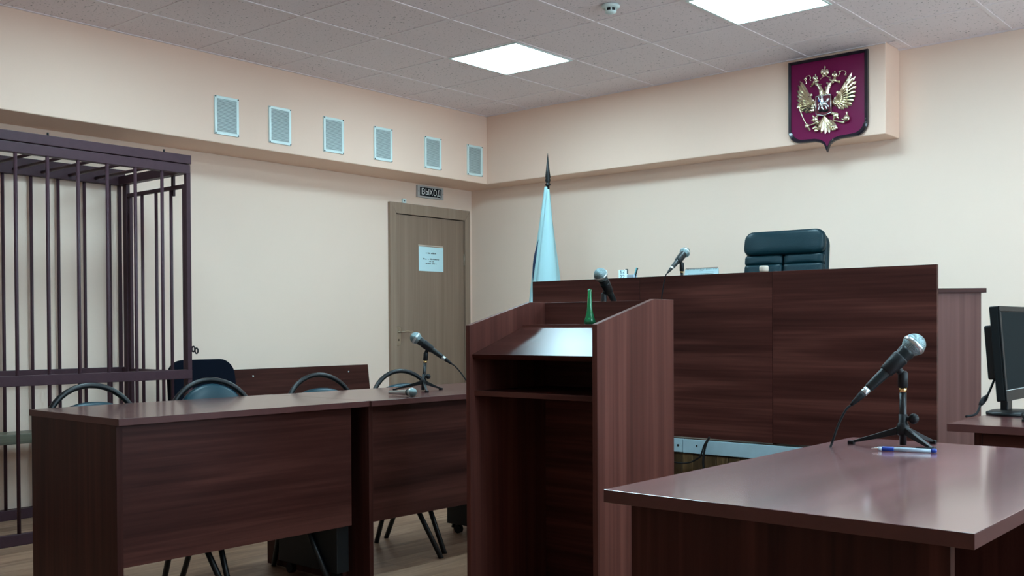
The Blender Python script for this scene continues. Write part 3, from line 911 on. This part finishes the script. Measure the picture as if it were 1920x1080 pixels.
MB().tube([(2.395, PY - 0.014, 0.470), (2.395, PY - 0.017, 0.470)], 0.007, 10).build('screw', BLACKM, pod)
MB().tube([(2.51, PY - 0.012, 0.474), (2.51, PY - 0.015, 0.474)], 0.005, 10).build('screw', BLACKM, pod)

t = tag(MB().tube(smooth_path([(2.609, 1.705, 0.532), (2.580, 1.700, 0.490), (2.560, 1.702, 0.44), (2.540, 1.708, 0.415), (2.48, 1.712, 0.385), (2.40, 1.714, 0.378), (2.28, 1.716, 0.395), (2.15, 1.716, 0.46)], 6), 0.0045, 8)
        .tube(smooth_path([(2.609, 1.700, 0.532), (2.590, 1.692, 0.480), (2.572, 1.698, 0.40), (2.572, 1.704, 0.32), (2.54, 1.705, 0.25), (2.46, 1.708, 0.235), (2.36, 1.714, 0.28), (2.20, 1.714, 0.33)], 6), 0.0055, 8)
        .build('loose_cable', RUBBER), 'black cables drooping over the pale strip under the bench', 'cable')

# ------------------------------------------------------------------ judges' bench on the podium
ben = thing('judges_bench', 'long dark walnut bench with a tall panelled front on the podium', 'bench', (2.56, 1.75, PZ))
BX = [1.362, 2.140, 2.947, 3.765]
for i in range(3):
    MB().box((BX[i] + 0.0012 - 2.56, 0.0, 0.008), (BX[i + 1] - 0.0012 - 2.56, 0.022, 1.397 - PZ)).build('front_panel', WX, ben, 0.0012)
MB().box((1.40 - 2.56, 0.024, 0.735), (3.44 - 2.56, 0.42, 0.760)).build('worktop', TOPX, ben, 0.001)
for xx in (1.365, 2.13, 2.935, 3.41):
    MB().box((xx - 2.56, 0.024, 0.0), (xx + 0.022 - 2.56, 0.38 if 1.4 < xx < 3.7 else 0.40, 0.735)).build('support_panel', WZ, ben, 0.001)

# bench microphone
ax = (RTH * 0.53 + UPV * 0.54 + FWH * 0.65).normalized()
tail = Vector((2.340, 1.725, 1.412)); hd = tail + ax * 0.226
mic_body('dark green-tinted microphone on the judges bench, cord over the front', hd, ax,
         cord=[tail + Vector((-0.012, -0.012, -0.035)), Vector((2.317, 1.715, 1.33)), Vector((2.300, 1.720, 1.22)), Vector((2.300, 1.722, 0.95)), Vector((2.31, 1.720, 0.60)), Vector((2.33, 1.700, 0.47))])
cp = hd - ax * 0.076
tripod('black stand on the judges bench beside the calendar', (cp.x + 0.012, cp.y + 0.008, PZ + 0.760), ax, 0.4, cp, feet=((-0.125, -0.030), (0.085, -0.045), (0.040, 0.110)), heights=(0.045, 0.062, 0.084, cp.z - PZ - 0.76 - 0.078, cp.z - PZ - 0.76 - 0.067, cp.z - PZ - 0.76 - 0.019))

# things on the bench
Z0 = PZ + 0.760
t = thing('pen_cup', 'pale printed pen cup with dark numerals on the bench', 'pen cup', (1.895, 1.95, Z0))
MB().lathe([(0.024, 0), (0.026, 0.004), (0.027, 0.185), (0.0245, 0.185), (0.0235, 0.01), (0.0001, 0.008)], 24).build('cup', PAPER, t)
FM = Matrix(((1, 0, 0, 0), (0, 0, -1, 0), (0, 1, 0, 0), (0, 0, 0, 1)))
VM = Matrix.Rotation(math.radians(22), 4, 'Z')
text_mesh('numerals', '62\n22', 0.030, 0.0004, INK, t, VM @ Matrix.Translation((0, -0.0272, 0.158)) @ FM)
MB().box((0.014, -0.012, 0.16), (0.028, 0.012, 0.190), VM).build('clip', BLACKP, t, 0.002)
MB().tube([(0.006, 0.0, 0.04), (0.010, 0.004, 0.178)], 0.004, 8).build('pencil', SKINP, t)

t = thing('pen_holder', 'clear pen holder with slanting pens beside the printed cup', 'pen holder', (1.960, 1.95, Z0))
MB().box((-0.028, -0.02, 0), (0.020, 0.02, 0.155)).build('holder', PENCLEAR, t, 0.003)
for k, (dx, mt) in enumerate(((0.0, TEALP), (0.010, MICB))):
    MB().tube([(-0.004 + dx, 0, 0.10), (0.030 + dx * 0.6, 0.0, 0.195 - 0.002 * k)], 0.0042, 8).build('pen', mt, t)

t = thing('desk_calendar', 'white spiral desk calendar standing on the bench behind the microphone', 'calendar', (2.415, 1.96, Z0), 0)
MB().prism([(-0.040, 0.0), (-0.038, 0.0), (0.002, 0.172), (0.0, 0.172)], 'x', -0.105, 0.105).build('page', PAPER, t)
MB().prism([(0.040, 0.0), (0.042, 0.0), (0.004, 0.172), (0.002, 0.172)], 'x', -0.105, 0.105).build('back_board', WHITEP, t)
q = MB()
for k in range(22):
    xx = -0.098 + k * 0.0093
    q.tube([(xx, 0.002 + 0.006 * math.cos(a), 0.171 + 0.006 * math.sin(a)) for a in [2 * PI * j / 8 for j in range(9)]], 0.0011, 5)
o = q.build('spiral', BLACKM, t); o['kind'] = 'stuff'
q = MB()
for zz, xs in ((0.158, (-0.01, 0.012)), (0.150, (0.03, 0.08)), (0.142, (-0.08, 0.08))):
    yv = -0.0405 + 0.0415 * zz / 0.172
    q.box((xs[0], yv - 0.0006, zz - 0.002), (xs[1], yv + 0.0004, zz + 0.002))
q.build('print', INK, t)

t = thing('desk_stamp', 'small cream round stamp standing on the bench before the leather chair', 'stamp', (2.800, 1.95, Z0 + 0.0))
MB().lathe([(0.0001, 0.0), (0.018, 0), (0.019, 0.05), (0.0145, 0.075), (0.0145, 0.125), (0.0185, 0.138)], 20).build('body', CREAM, t)
MB().lathe([(0.0225, 0.139), (0.0245, 0.145), (0.0245, 0.164), (0.021, 0.170), (0.0001, 0.171)], 20).build('cap', CREAM, t)

# ------------------------------------------------------------------ leather chair behind the bench
t = thing('leather_armchair', 'dark green leather high-backed armchair behind the bench', 'armchair', (2.515, 2.61, PZ), math.radians(4))


def cushion(w, h_, d, r, M_, taper=0.0, nx=14, nz=12, creases=()):
    """padded slab facing -y; bulges in front, rounded outline; w half width, r corner radius"""
    vs = []; fs = []
    P = rounded(w, h_, r, 7, taper)
    n = len(P)
    cx_, cz_ = 0.0, h_ / 2
    lay = [(0.00, 0.90), (-0.02 * d / 0.1, 0.985), (-0.35 * d, 1.0), (-0.75 * d, 0.985), (-0.93 * d, 0.94), (-1.0 * d, 0.86), (-1.06 * d, 0.6), (-1.08 * d, 0.3)]
    lay = [(d, 0.9), (d * 0.9, 0.98), (d * 0.6, 1.0), (d * 0.3, 0.99), (d * 0.1, 0.955), (0, 0.89), (-0.10 * d, 0.65), (-0.13 * d, 0.33)]
    for y_, s in lay:
        for px, pz in P:
            vs.append((px * s if s < 0.97 else px * s, y_, cz_ + (pz - cz_) * s))
    for i in range(len(lay) - 1):
        for k in range(n): fs.append((i * n + k, i * n + (k + 1) % n, (i + 1) * n + (k + 1) % n, (i + 1) * n + k))
    fs.append(tuple(range(n))[::-1]); fs.append(tuple(range((len(lay) - 1) * n, len(lay) * n)))
    return MB().add(vs, fs, True, M_)


BK = Matrix.Translation((0, 0.10, 0.44)) @ Matrix.Rotation(math.radians(-9), 4, 'X')
cushion(0.262, 0.765, 0.055, 0.085, BK @ Matrix.Translation((0, 0.03, 0)), 0.06).build('back_shell', VINYL, t)
cushion(0.256, 0.152, 0.062, 0.052, BK @ Matrix.Translation((0, -0.03, 0.615)), 0.03).build('headrest', VINYL, t)
for s in (-1, 1):
    for k, (z0, z1) in enumerate(((0.555, 0.613), (0.47, 0.555), (0.36, 0.47), (0.20, 0.36), (0.04, 0.20))):
        cushion(0.126, z1 - z0 + 0.004, 0.055, 0.018, BK @ Matrix.Translation((s * 0.128, -0.012, z0))).build('back_cushion', VINYL, t)
cushion(0.25, 0.48, 0.09, 0.07, Matrix.Translation((0, 0.06, 0.42)) @ Matrix.Rotation(math.radians(92), 4, 'X')).build('seat', VINYL, t)
for s in (-1, 1):
    MB().tube(smooth_path([(s * 0.27, 0.12, 0.56), (s * 0.30, 0.05, 0.645), (s * 0.30, -0.25, 0.645), (s * 0.28, -0.33, 0.58), (s * 0.26, -0.20, 0.42)], 6), 0.022, 10).build('armrest', BLACKP, t)
MB().tube([(0, -0.18, 0.08), (0, -0.18, 0.33)], 0.028, 14).build('gas_column', BLACKM, t)
for k in range(5):
    a = 2 * PI * k / 5 + 0.3
    e = Vector((0.29 * math.cos(a), -0.18 + 0.29 * math.sin(a), 0.065))
    sp = MB().tube([(0, -0.18, 0.10), e], [0.026, 0.016], 10).build('leg', BLACKP, t)
    MB().tube([e + Vector((-0.012, 0, -0.0395)), e + Vector((0.012, 0, -0.0395))], 0.025, 12).tube([e + Vector((0, 0, -0.04)), e], 0.006, 8).build('caster', RUBBER, sp)

# ------------------------------------------------------------------ cabinet beyond the end of the bench
cb = thing('side_cabinet', 'lighter brown cabinet with an overhanging top beyond the bench end', 'cabinet', (3.838, 2.166, PZ), math.atan2(RTH.y, RTH.x) - 0.02)
MB().box((-0.36, 0, 0), (0, 0.34, 0.764)).build('body', CABZ, cb, 0.001)
MB().box((-0.375, -0.018, 0.764), (0.018, 0.36, 0.786)).build('top', WX, cb, 0.001)

# ------------------------------------------------------------------ flag by the back wall
FX, FY = 0.494, 3.0
fl = thing('flag', 'pale furled flag on a pole with a black spear tip by the wall', 'flag', (FX, FY, 0))
MB().tube([(0, 0, 0.03), (0, 0, 2.20)], 0.013, 12).build('pole', BLACKM, fl)
MB().lathe([(0.0001, 0), (0.16, 0.0), (0.16, 0.02), (0.05, 0.035), (0.02, 0.06), (0.0001, 0.06)], 24).build('base', BLACKM, fl)
MB().lathe([(0.012, 2.190), (0.020, 2.196), (0.020, 2.204), (0.012, 2.212), (0.017, 2.222), (0.021, 2.234), (0.017, 2.248), (0.021, 2.256), (0.014, 2.31), (0.005, 2.40), (0.0012, 2.437)], 18).build('spear_tip', BLACKM, fl)
nu, nz = 40, 30
vs, fs = [], []
for i in range(nz + 1):
    z = 2.185 - 1.55 * i / nz
    tt = i / nz
    s = 0.028 + 0.30 * tt ** 0.95          # spread of the hanging cloth
    for j in range(nu):
        a = 2 * PI * j / nu
        fold = 1 + (0.16 * math.sin(5 * a + 2.2 * tt) + 0.08 * math.sin(9 * a + 1.0)) * min(1, tt * 2.5)
        px = s * 0.56 * math.cos(a) * fold
        py = s * 0.40 * math.sin(a) * fold
        off = (RTH * (-0.010 - 0.030 * tt))
        vs.append((RTH * px + FWH * py + off + Vector((0, 0, z + 0.03 * math.cos(a) * tt))))
for i in range(nz):
    for j in range(nu): fs.append((i * nu + j, i * nu + (j + 1) % nu, (i + 1) * nu + (j + 1) % nu, (i + 1) * nu + j))
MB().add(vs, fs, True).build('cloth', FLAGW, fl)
# inner dark stripe peeking out on the left, and the front overlap edge
vs, fs = [], []
for i in range(13):
    z = 1.80 - 0.35 * i / 12
    w = 0.020 * math.sin(PI * i / 12) + 0.001
    c0 = RTH * (-0.068 - (1.80 - z) * 0.14) + FWH * -0.010
    vs += [c0 + Vector((0, 0, z)) - RTH * w, c0 + Vector((0, 0, z)) + RTH * 0.03 + FWH * -0.004, c0 + Vector((0, 0, z)) + RTH * 0.03 + FWH * 0.01]
for i in range(12):
    fs += [(i * 3, i * 3 + 1, i * 3 + 4, i * 3 + 3), (i * 3 + 1, i * 3 + 2, i * 3 + 5, i * 3 + 4), (i * 3 + 2, i * 3, i * 3 + 3, i * 3 + 5)]
MB().add(vs, fs, True).build('dark_stripe', FLAGB, fl)
vs, fs = [], []
nn = 24
for i in range(nn + 1):
    z = 2.16 - 1.50 * i / nn; tt = i / nn
    xl = -0.006 - 0.19 * tt; xr = 0.012 + 0.135 * tt
    d0 = 0.035 + 0.115 * tt
    for j in range(9):
        u = j / 8
        px = xl + (xr - xl) * u
        py = -(d0 * (0.75 + 0.45 * math.sin(PI * u))) - 0.004 * math.sin(14 * u + 9 * tt) * (tt + 0.1) - 0.010 * math.exp(-((u - 0.06) / 0.07) ** 2)
        vs.append(RTH * px + FWH * py + Vector((0, 0, z)))
for i in range(nn):
    for j in range(8): fs.append((i * 9 + j, i * 9 + j + 1, (i + 1) * 9 + j + 1, (i + 1) * 9 + j))
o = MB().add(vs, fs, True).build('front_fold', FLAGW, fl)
md = o.modifiers.new('thickness', 'SOLIDIFY'); md.thickness = 0.003

# ------------------------------------------------------------------ wall emblem: shield board with a gilt two-headed eagle
em_ = thing('wall_emblem', 'maroon shield board with a gilt double-headed eagle coat of arms', 'emblem', (2.545, SY - 0.001, 2.884 - 0.003))
# local: x right, z up (0 at the top edge), -y towards the room


def shield_outline(g, n=8):
    w, hgt, tip, r = 0.270 - g, 0.545, 0.625, 0.085
    L = [(-w, -g), (w, -g), (w, -(hgt - r))]
    for k in range(1, n + 1):
        a = -PI / 2 * k / n
        L.append((w - r + (r - g * 0.3) * math.cos(a), -(hgt - r) + (r - g) * math.sin(a)))
    L += [(0.085, -(hgt - g) - 0.004), (0.045, -(hgt - g) - 0.014), (0.018, -(hgt - g) - 0.032), (0.0, -(tip - g * 1.6))]
    R2 = [(-x_, z_) for x_, z_ in L[2:-1]][::-1]
    return L + R2


outer, inner = shield_outline(0.0), shield_outline(0.020)
n = len(outer)
vs = [(x_, 0, z_) for x_, z_ in outer] + [(x_, -0.022, z_) for x_, z_ in outer] + [(x_ * 0.975, -0.030, z_ * 0.985 - 0.004) for x_, z_ in outer] + [(x_, -0.022, z_) for x_, z_ in inner] + [(x_, -0.014, z_) for x_, z_ in inner]
fs = [tuple(range(n))]
for l in range(4):
    for k in range(n): fs.append((l * n + k, l * n + (k + 1) % n, (l + 1) * n + (k + 1) % n, (l + 1) * n + k))
MB().add(vs, fs).build('frame', EMBF, em_)
MB().prism(inner, 'y', -0.016, -0.002).build('field', MAROON, em_)


def E_(cx_, cy_, d=0.028):
    """relief point; cx, cy measured in a flattened drawing of the crest"""
    s = (cx_ - 185) / 693.0
    return Vector(((cx_ - 185) * 0.00078 - 0.270, -d, -(cy_ - 237 + 129 * s) * 0.000744))


def blade(b_, p, q_, w, d=0.030, th=0.008):
    """a feather: pointed leaf with a ridge, from p to q"""
    P0, P1 = E_(*p, d), E_(*q_, d)
    dr_ = P1 - P0; sd = Vector((-dr_.z, 0, dr_.x)).normalized()
    prof = [(0, 0.35), (0.35, 0.75), (0.7, 1.0), (0.88, 0.8), (1.0, 0.12)]
    vs = []
    for t_, k_ in prof:
        c = P0 + dr_ * t_
        vs += [c + sd * w * k_, c + Vector((0, -th * (0.4 + 0.6 * k_), 0)), c - sd * w * k_, c + Vector((0, 0.004, 0))]
    fs = [(0, 1, 2, 3), (16, 19, 18, 17)]
    for i in range(4):
        for k in range(4): fs.append((i * 4 + k, i * 4 + (k + 1) % 4, i * 4 + 4 + (k + 1) % 4, i * 4 + 4 + k))
    b_.add(vs, fs, False)


def stroke(b_, pts, r, d=0.028):
    b_.tube(smooth_path([E_(x_, y_, d) for x_, y_ in pts], 4), r, 7)


def blob(b_, c, rx, rz, d=0.026, ry=0.010):
    b_.ball(E_(*c, d), rx, ry, rz, 8)


def wing(sh, tips, inner_pts, name):
    w_ = MB()
    for tp in tips:
        blade(w_, sh, tp, 0.0135, 0.024, 0.010)
    for k, tp in enumerate(tips):                      # second, shorter rank of coverts
        mid = (sh[0] + (tp[0] - sh[0]) * 0.62, sh[1] + (tp[1] - sh[1]) * 0.62)
        blade(w_, sh, mid, 0.0115, 0.030, 0.010)
    for k, tp in enumerate(tips):                      # third rank close to the shoulder
        mid = (sh[0] + (tp[0] - sh[0]) * 0.34, sh[1] + (tp[1] - sh[1]) * 0.34)
        blade(w_, sh, mid, 0.009, 0.037, 0.009)
    for p in inner_pts: blob(w_, p, 0.010, 0.012, 0.032, 0.007)
    w_.build(name, GOLD, em_)


wing((420, 600), [(290, 395), (274, 435), (264, 482), (262, 522), (262, 562), (266, 602), (272, 640), (302, 664), (340, 680), (378, 680), (412, 668)],
     [(415, 570), (400, 520), (425, 610), (385, 560)], 'left_wing')
wing((608, 560), [(748, 312), (776, 345), (786, 388), (788, 432), (786, 476), (782, 518), (770, 556), (752, 592), (718, 620), (680, 636), (640, 632)],
     [(612, 540), (630, 490), (610, 590), (645, 545)], 'right_wing')
bd = MB()
blob(bd, (508, 590), 0.062, 0.085, 0.022, 0.016)
blob(bd, (432, 596), 0.020, 0.026); blob(bd, (606, 572), 0.022, 0.028)
for sx, nk, hd_, bk, bk2 in ((-1, [(492, 525), (488, 480), (470, 440), (440, 412)], (436, 405), (392, 448), (396, 425)), (1, [(534, 515), (545, 465), (562, 425), (592, 395)], (600, 388), (655, 408), (655, 392))):
    bd.tube(smooth_path([E_(*p, 0.030) for p in nk], 4), [0.017] * 5 + [0.0145] * 4 + [0.012] * 4, 9)
    blob(bd, hd_, 0.018, 0.014, 0.032, 0.012)
    blade(bd, hd_, bk, 0.006, 0.032, 0.006); blade(bd, hd_, bk2, 0.005, 0.030, 0.005)
    for k in range(4):
        p = nk[min(3, k)]
        blade(bd, p, (p[0] + sx * -14 + 6 * k * -sx, p[1] - 18), 0.006, 0.040, 0.005)
bd.build('eagle_body', GOLD, em_)
cw = MB()
for (cx_, cy_), k in (((518, 320), 1.0), ((436, 372), 0.66), ((605, 342), 0.66)):
    for s in (-1, 1): blob(cw, (cx_ + s * 20 * k, cy_ - 6 * k), 0.0135 * k, 0.020 * k, 0.030)
    blob(cw, (cx_, cy_ + 6 * k), 0.010 * k, 0.018 * k, 0.034)
    blade(cw, (cx_, cy_ + 34 * k), (cx_, cy_ + 14 * k), 0.020 * k, 0.028)
    stroke(cw, [(cx_, cy_ - 10 * k), (cx_, cy_ - 60 * k)], 0.003 * k + 0.0006)
    stroke(cw, [(cx_ - 9 * k, cy_ - 50 * k), (cx_ + 9 * k, cy_ - 50 * k)], 0.003 * k + 0.0006)
cw.build('crowns', GOLD, em_)
rb = MB()
stroke(rb, [(506, 352), (490, 366), (478, 380)], 0.003); stroke(rb, [(532, 350), (552, 358), (568, 362)], 0.003)
stroke(rb, [(350, 425), (352, 400), (340, 380), (362, 355), (384, 348), (392, 366), (386, 384), (398, 392)], 0.0032)
stroke(rb, [(630, 350), (648, 326), (640, 308), (665, 300), (692, 304), (700, 322), (688, 336), (706, 340)], 0.0032)
blob(rb, (345, 380), 0.012, 0.007); blob(rb, (645, 312), 0.011, 0.007)
rb.build('ribbons', GOLD, em_)
tl = MB()
for tx, ty in ((424, 812), (446, 838), (482, 852), (520, 858), (556, 850), (590, 828), (618, 792)):
    blade(tl, (514, 700), (tx, ty), 0.0125, 0.026, 0.010)
for p in ((424, 812), (440, 832), (432, 806), (608, 786), (616, 800), (600, 812), (588, 790)): blob(tl, p, 0.0125, 0.011, 0.030)
tl.build('tail', GOLD, em_)
lg = MB()
for a, c, toes in (((470, 690), (432, 735), ((400, 742), (412, 700), (446, 758), (460, 742))), ((575, 672), (612, 690), ((640, 718), (602, 716), (590, 735), (636, 676)))):
    stroke(lg, [a, ((a[0] + c[0]) / 2, (a[1] + c[1]) / 2 - 8), c], 0.010)
    blob(lg, c, 0.020, 0.020, 0.030)
    for tt in toes: stroke(lg, [c, tt], 0.005, 0.032)
lg.build('talons', GOLD, em_)
sc_ = MB()
stroke(sc_, [(288, 640), (320, 715), (352, 780)], 0.0045); stroke(sc_, [(455, 752), (410, 778), (365, 795)], 0.006)
blob(sc_, (284, 632), 0.014, 0.014, 0.030); blob(sc_, (360, 795), 0.015, 0.017, 0.032)
blade(sc_, (360, 800), (388, 838), 0.009); stroke(sc_, [(340, 795), (385, 785)], 0.005)
sc_.build('sceptre', GOLD, em_)
ob = MB()
stroke(ob, [(590, 735), (630, 742), (672, 750)], 0.005); blob(ob, (676, 748), 0.010, 0.010)
blob(ob, (706, 712), 0.024, 0.026, 0.030, 0.020)
stroke(ob, [(706, 690), (706, 652)], 0.0034); stroke(ob, [(696, 664), (716, 662)], 0.0034)
stroke(ob, [(674, 722), (706, 730), (738, 704)], 0.0035, 0.050)
ob.build('orb', GOLD, em_)
sh_ = MB()
for a, c in (((447, 535), (447, 690)), ((576, 512), (578, 668)), ((447, 690), (512, 700)), ((512, 700), (578, 668)), ((447, 535), (576, 512))):
    sh_.tube([E_(*a, 0.044), E_(*c, 0.044)], 0.0034, 6)
sh_.build('shield_rim', SILVER, em_)
P = [E_(447, 535, 0.043), E_(576, 512, 0.043), E_(578, 668, 0.043), E_(512, 700, 0.043), E_(447, 690, 0.043)]
MB().prism([(p.x, p.z) for p in P], 'y', -0.043, -0.020).build('shield_field', SHRED, em_)
rd = MB()
D2 = 0.048
blob(rd, (512, 598), 0.027, 0.017, D2, 0.008)                       # horse body
stroke(rd, [(530, 590), (548, 572), (552, 556)], 0.008, D2); blob(rd, (556, 556), 0.012, 0.008, D2, 0.006)
for a in ([(495, 605), (480, 625), (470, 655)], [(505, 610), (500, 630), (512, 645)], [(526, 608), (540, 625), (546, 645)], [(532, 600), (556, 610), (558, 625)]):
    stroke(rd, a, 0.0042, D2)
stroke(rd, [(490, 595), (474, 602), (470, 618)], 0.0035, D2)
stroke(rd, [(510, 590), (508, 565), (506, 552)], 0.011, D2 + 0.004); blob(rd, (505, 540), 0.008, 0.009, D2 + 0.006, 0.007)
stroke(rd, [(500, 566), (482, 560), (474, 538)], 0.005, D2 + 0.003)
stroke(rd, [(476, 538), (500, 600), (522, 655)], 0.0022, D2 + 0.008)
rd.build('rider', SILVER, em_)
dg_ = MB()
blade(dg_, (486, 556), (470, 580), 0.010, D2, 0.004); blade(dg_, (490, 580), (472, 560), 0.010, D2, 0.004)
dg_.build('cloak', PENBLUE, em_)
dg_ = MB(); stroke(dg_, [(478, 668), (500, 652), (520, 662), (545, 655), (552, 640)], 0.0075, D2 - 0.001); dg_.build('dragon', BLACKP, em_)

# ------------------------------------------------------------------ nearest desk with pen
nd = thing('near_desk', 'large glossy brown desk closest to the camera with a pen on it', 'table', (4.873, -1.490, 0))
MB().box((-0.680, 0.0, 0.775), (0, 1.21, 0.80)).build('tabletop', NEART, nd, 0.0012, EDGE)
MB().box((-0.640, 0.035, 0), (-0.046, 0.057, 0.775)).build('side_panel', WZ, nd, 0.001)
MB().box((-0.640, 1.153, 0), (-0.046, 1.175, 0.775)).build('side_panel', WZ, nd, 0.001)
MB().box((-0.625, 0.058, 0.26), (-0.607, 1.152, 0.774)).build('modesty_panel', WY, nd, 0.001)

a, c = Vector((4.357, -0.563, 0.8062)), Vector((4.502, -0.519, 0.8062))
pn = thing('ballpoint_pen', 'blue and clear ballpoint pen lying below the microphone on the nearest desk', 'pen')
pn.matrix_world = Matrix.Translation(a) @ basis(c - a, (0, 0, 1)).to_4x4()
MB().lathe([(0.0007, 0.0), (0.0012, 0.002), (0.0032, 0.013), (0.0040, 0.016)], 14).build('tip', CHROME, pn)
MB().lathe([(0.0046, 0.016), (0.0048, 0.024)], 14).build('barrel', PENCLEAR, pn)
MB().lathe([(0.0050, 0.024), (0.0059, 0.027), (0.0059, 0.050), (0.0050, 0.053)], 16).build('grip', PENBLUE, pn)
MB().lathe([(0.0050, 0.053), (0.0050, 0.140)], 16).build('barrel', PENCLEAR, pn)
MB().lathe([(0.0053, 0.138), (0.0055, 0.141), (0.0050, 0.150), (0.0025, 0.152)], 16).build('end_cap', PENBLUE, pn)
MB().box((0.0045, -0.0022, 0.103), (0.0072, 0.0022, 0.140)).build('clip', MICB, pn, 0.0008)

# ------------------------------------------------------------------ desk at the right edge with monitor
rdk = thing('clerk_desk', 'small brown desk at the right edge carrying the monitor', 'table', (4.267, 0.298, 0))
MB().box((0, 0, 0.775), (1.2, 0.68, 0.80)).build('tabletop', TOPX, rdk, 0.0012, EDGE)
MB().box((0.075, 0.03, 0), (0.097, 0.65, 0.775)).build('side_panel', WZ, rdk, 0.001)
MB().box((1.10, 0.03, 0), (1.122, 0.65, 0.775)).build('side_panel', WZ, rdk, 0.001)
MB().box((0.098, 0.035, 0.25), (1.099, 0.053, 0.774)).build('modesty_panel', WX, rdk, 0.001)

mo = thing('monitor', 'black computer monitor seen edge-on on the clerk desk', 'monitor', (4.345, 0.80, 0.80))
TM = Matrix.Translation((0.015, 0, 0.056)) @ Matrix.Rotation(math.radians(-4.5), 4, 'Y')
mb = MB().box((-0.030, -0.185, 0.0), (-0.001, 0.185, 0.325), TM)
mb.build('housing', BEZEL, mo, 0.004)
MB().box((-0.001, -0.165, 0.040), (0.0015, 0.165, 0.305), TM).build('screen', SCREEN, mo)
f = MB()
f.box((-0.001, -0.185, 0.0), (0.004, 0.185, 0.038), TM).box((-0.001, -0.185, 0.307), (0.004, 0.185, 0.325), TM).box((-0.001, -0.185, 0.038), (0.004, -0.167, 0.307), TM).box((-0.001, 0.167, 0.038), (0.004, 0.185, 0.307), TM)
f.build('bezel', BEZEL, mo, 0.0015)
MB().box((-0.062, -0.150, 0.075), (-0.030, 0.150, 0.262), TM).build('back_cover', BLACKP, mo, 0.006)
MB().box((0.0040, -0.182, 0.036), (0.0045, 0.182, 0.0375), TM).build('bezel_line', GRILL, mo)
MB().box((-0.045, -0.030, 0.01), (-0.020, 0.030, 0.16)).build('neck', BLACKP, mo, 0.004)
MB().lathe([(0.0001, 0), (0.098, 0), (0.098, 0.008), (0.080, 0.014), (0.0001, 0.016)], 36, Matrix.Translation((-0.005, -0.01, 0)) @ Matrix.Diagonal((0.9, 1.15, 1, 1))).build('base', BLACKP, mo)
cb_ = MB().tube(smooth_path([(-0.050, -0.06, 0.14), (-0.060, -0.12, 0.075), (-0.068, -0.17, 0.045), (-0.072, -0.215, 0.012), (-0.095, -0.25, 0.004)], 6), 0.004, 8).build('signal_cable', RUBBER, mo)
MB().tube([(-0.0618, -0.130, 0.068), (-0.0645, -0.145, 0.060), (-0.067, -0.163, 0.050), (-0.069, -0.178, 0.040)], [0.006, 0.0095, 0.0095, 0.006], 12).build('ferrite_bead', RUBBER, cb_)

t = thing('computer_mouse', 'dark rounded mouse on the clerk desk by the monitor foot', 'mouse', (4.455, 0.56, 0.80))
MB().ball((0, 0, 0.018), 0.031, 0.055, 0.020, 14).box((-0.022, -0.040, 0.0), (0.022, 0.040, 0.006)).build('shell', MICB, t)
MB().ball((0, 0.022, 0.034), 0.0035, 0.010, 0.006, 8).build('wheel', RUBBER, t)
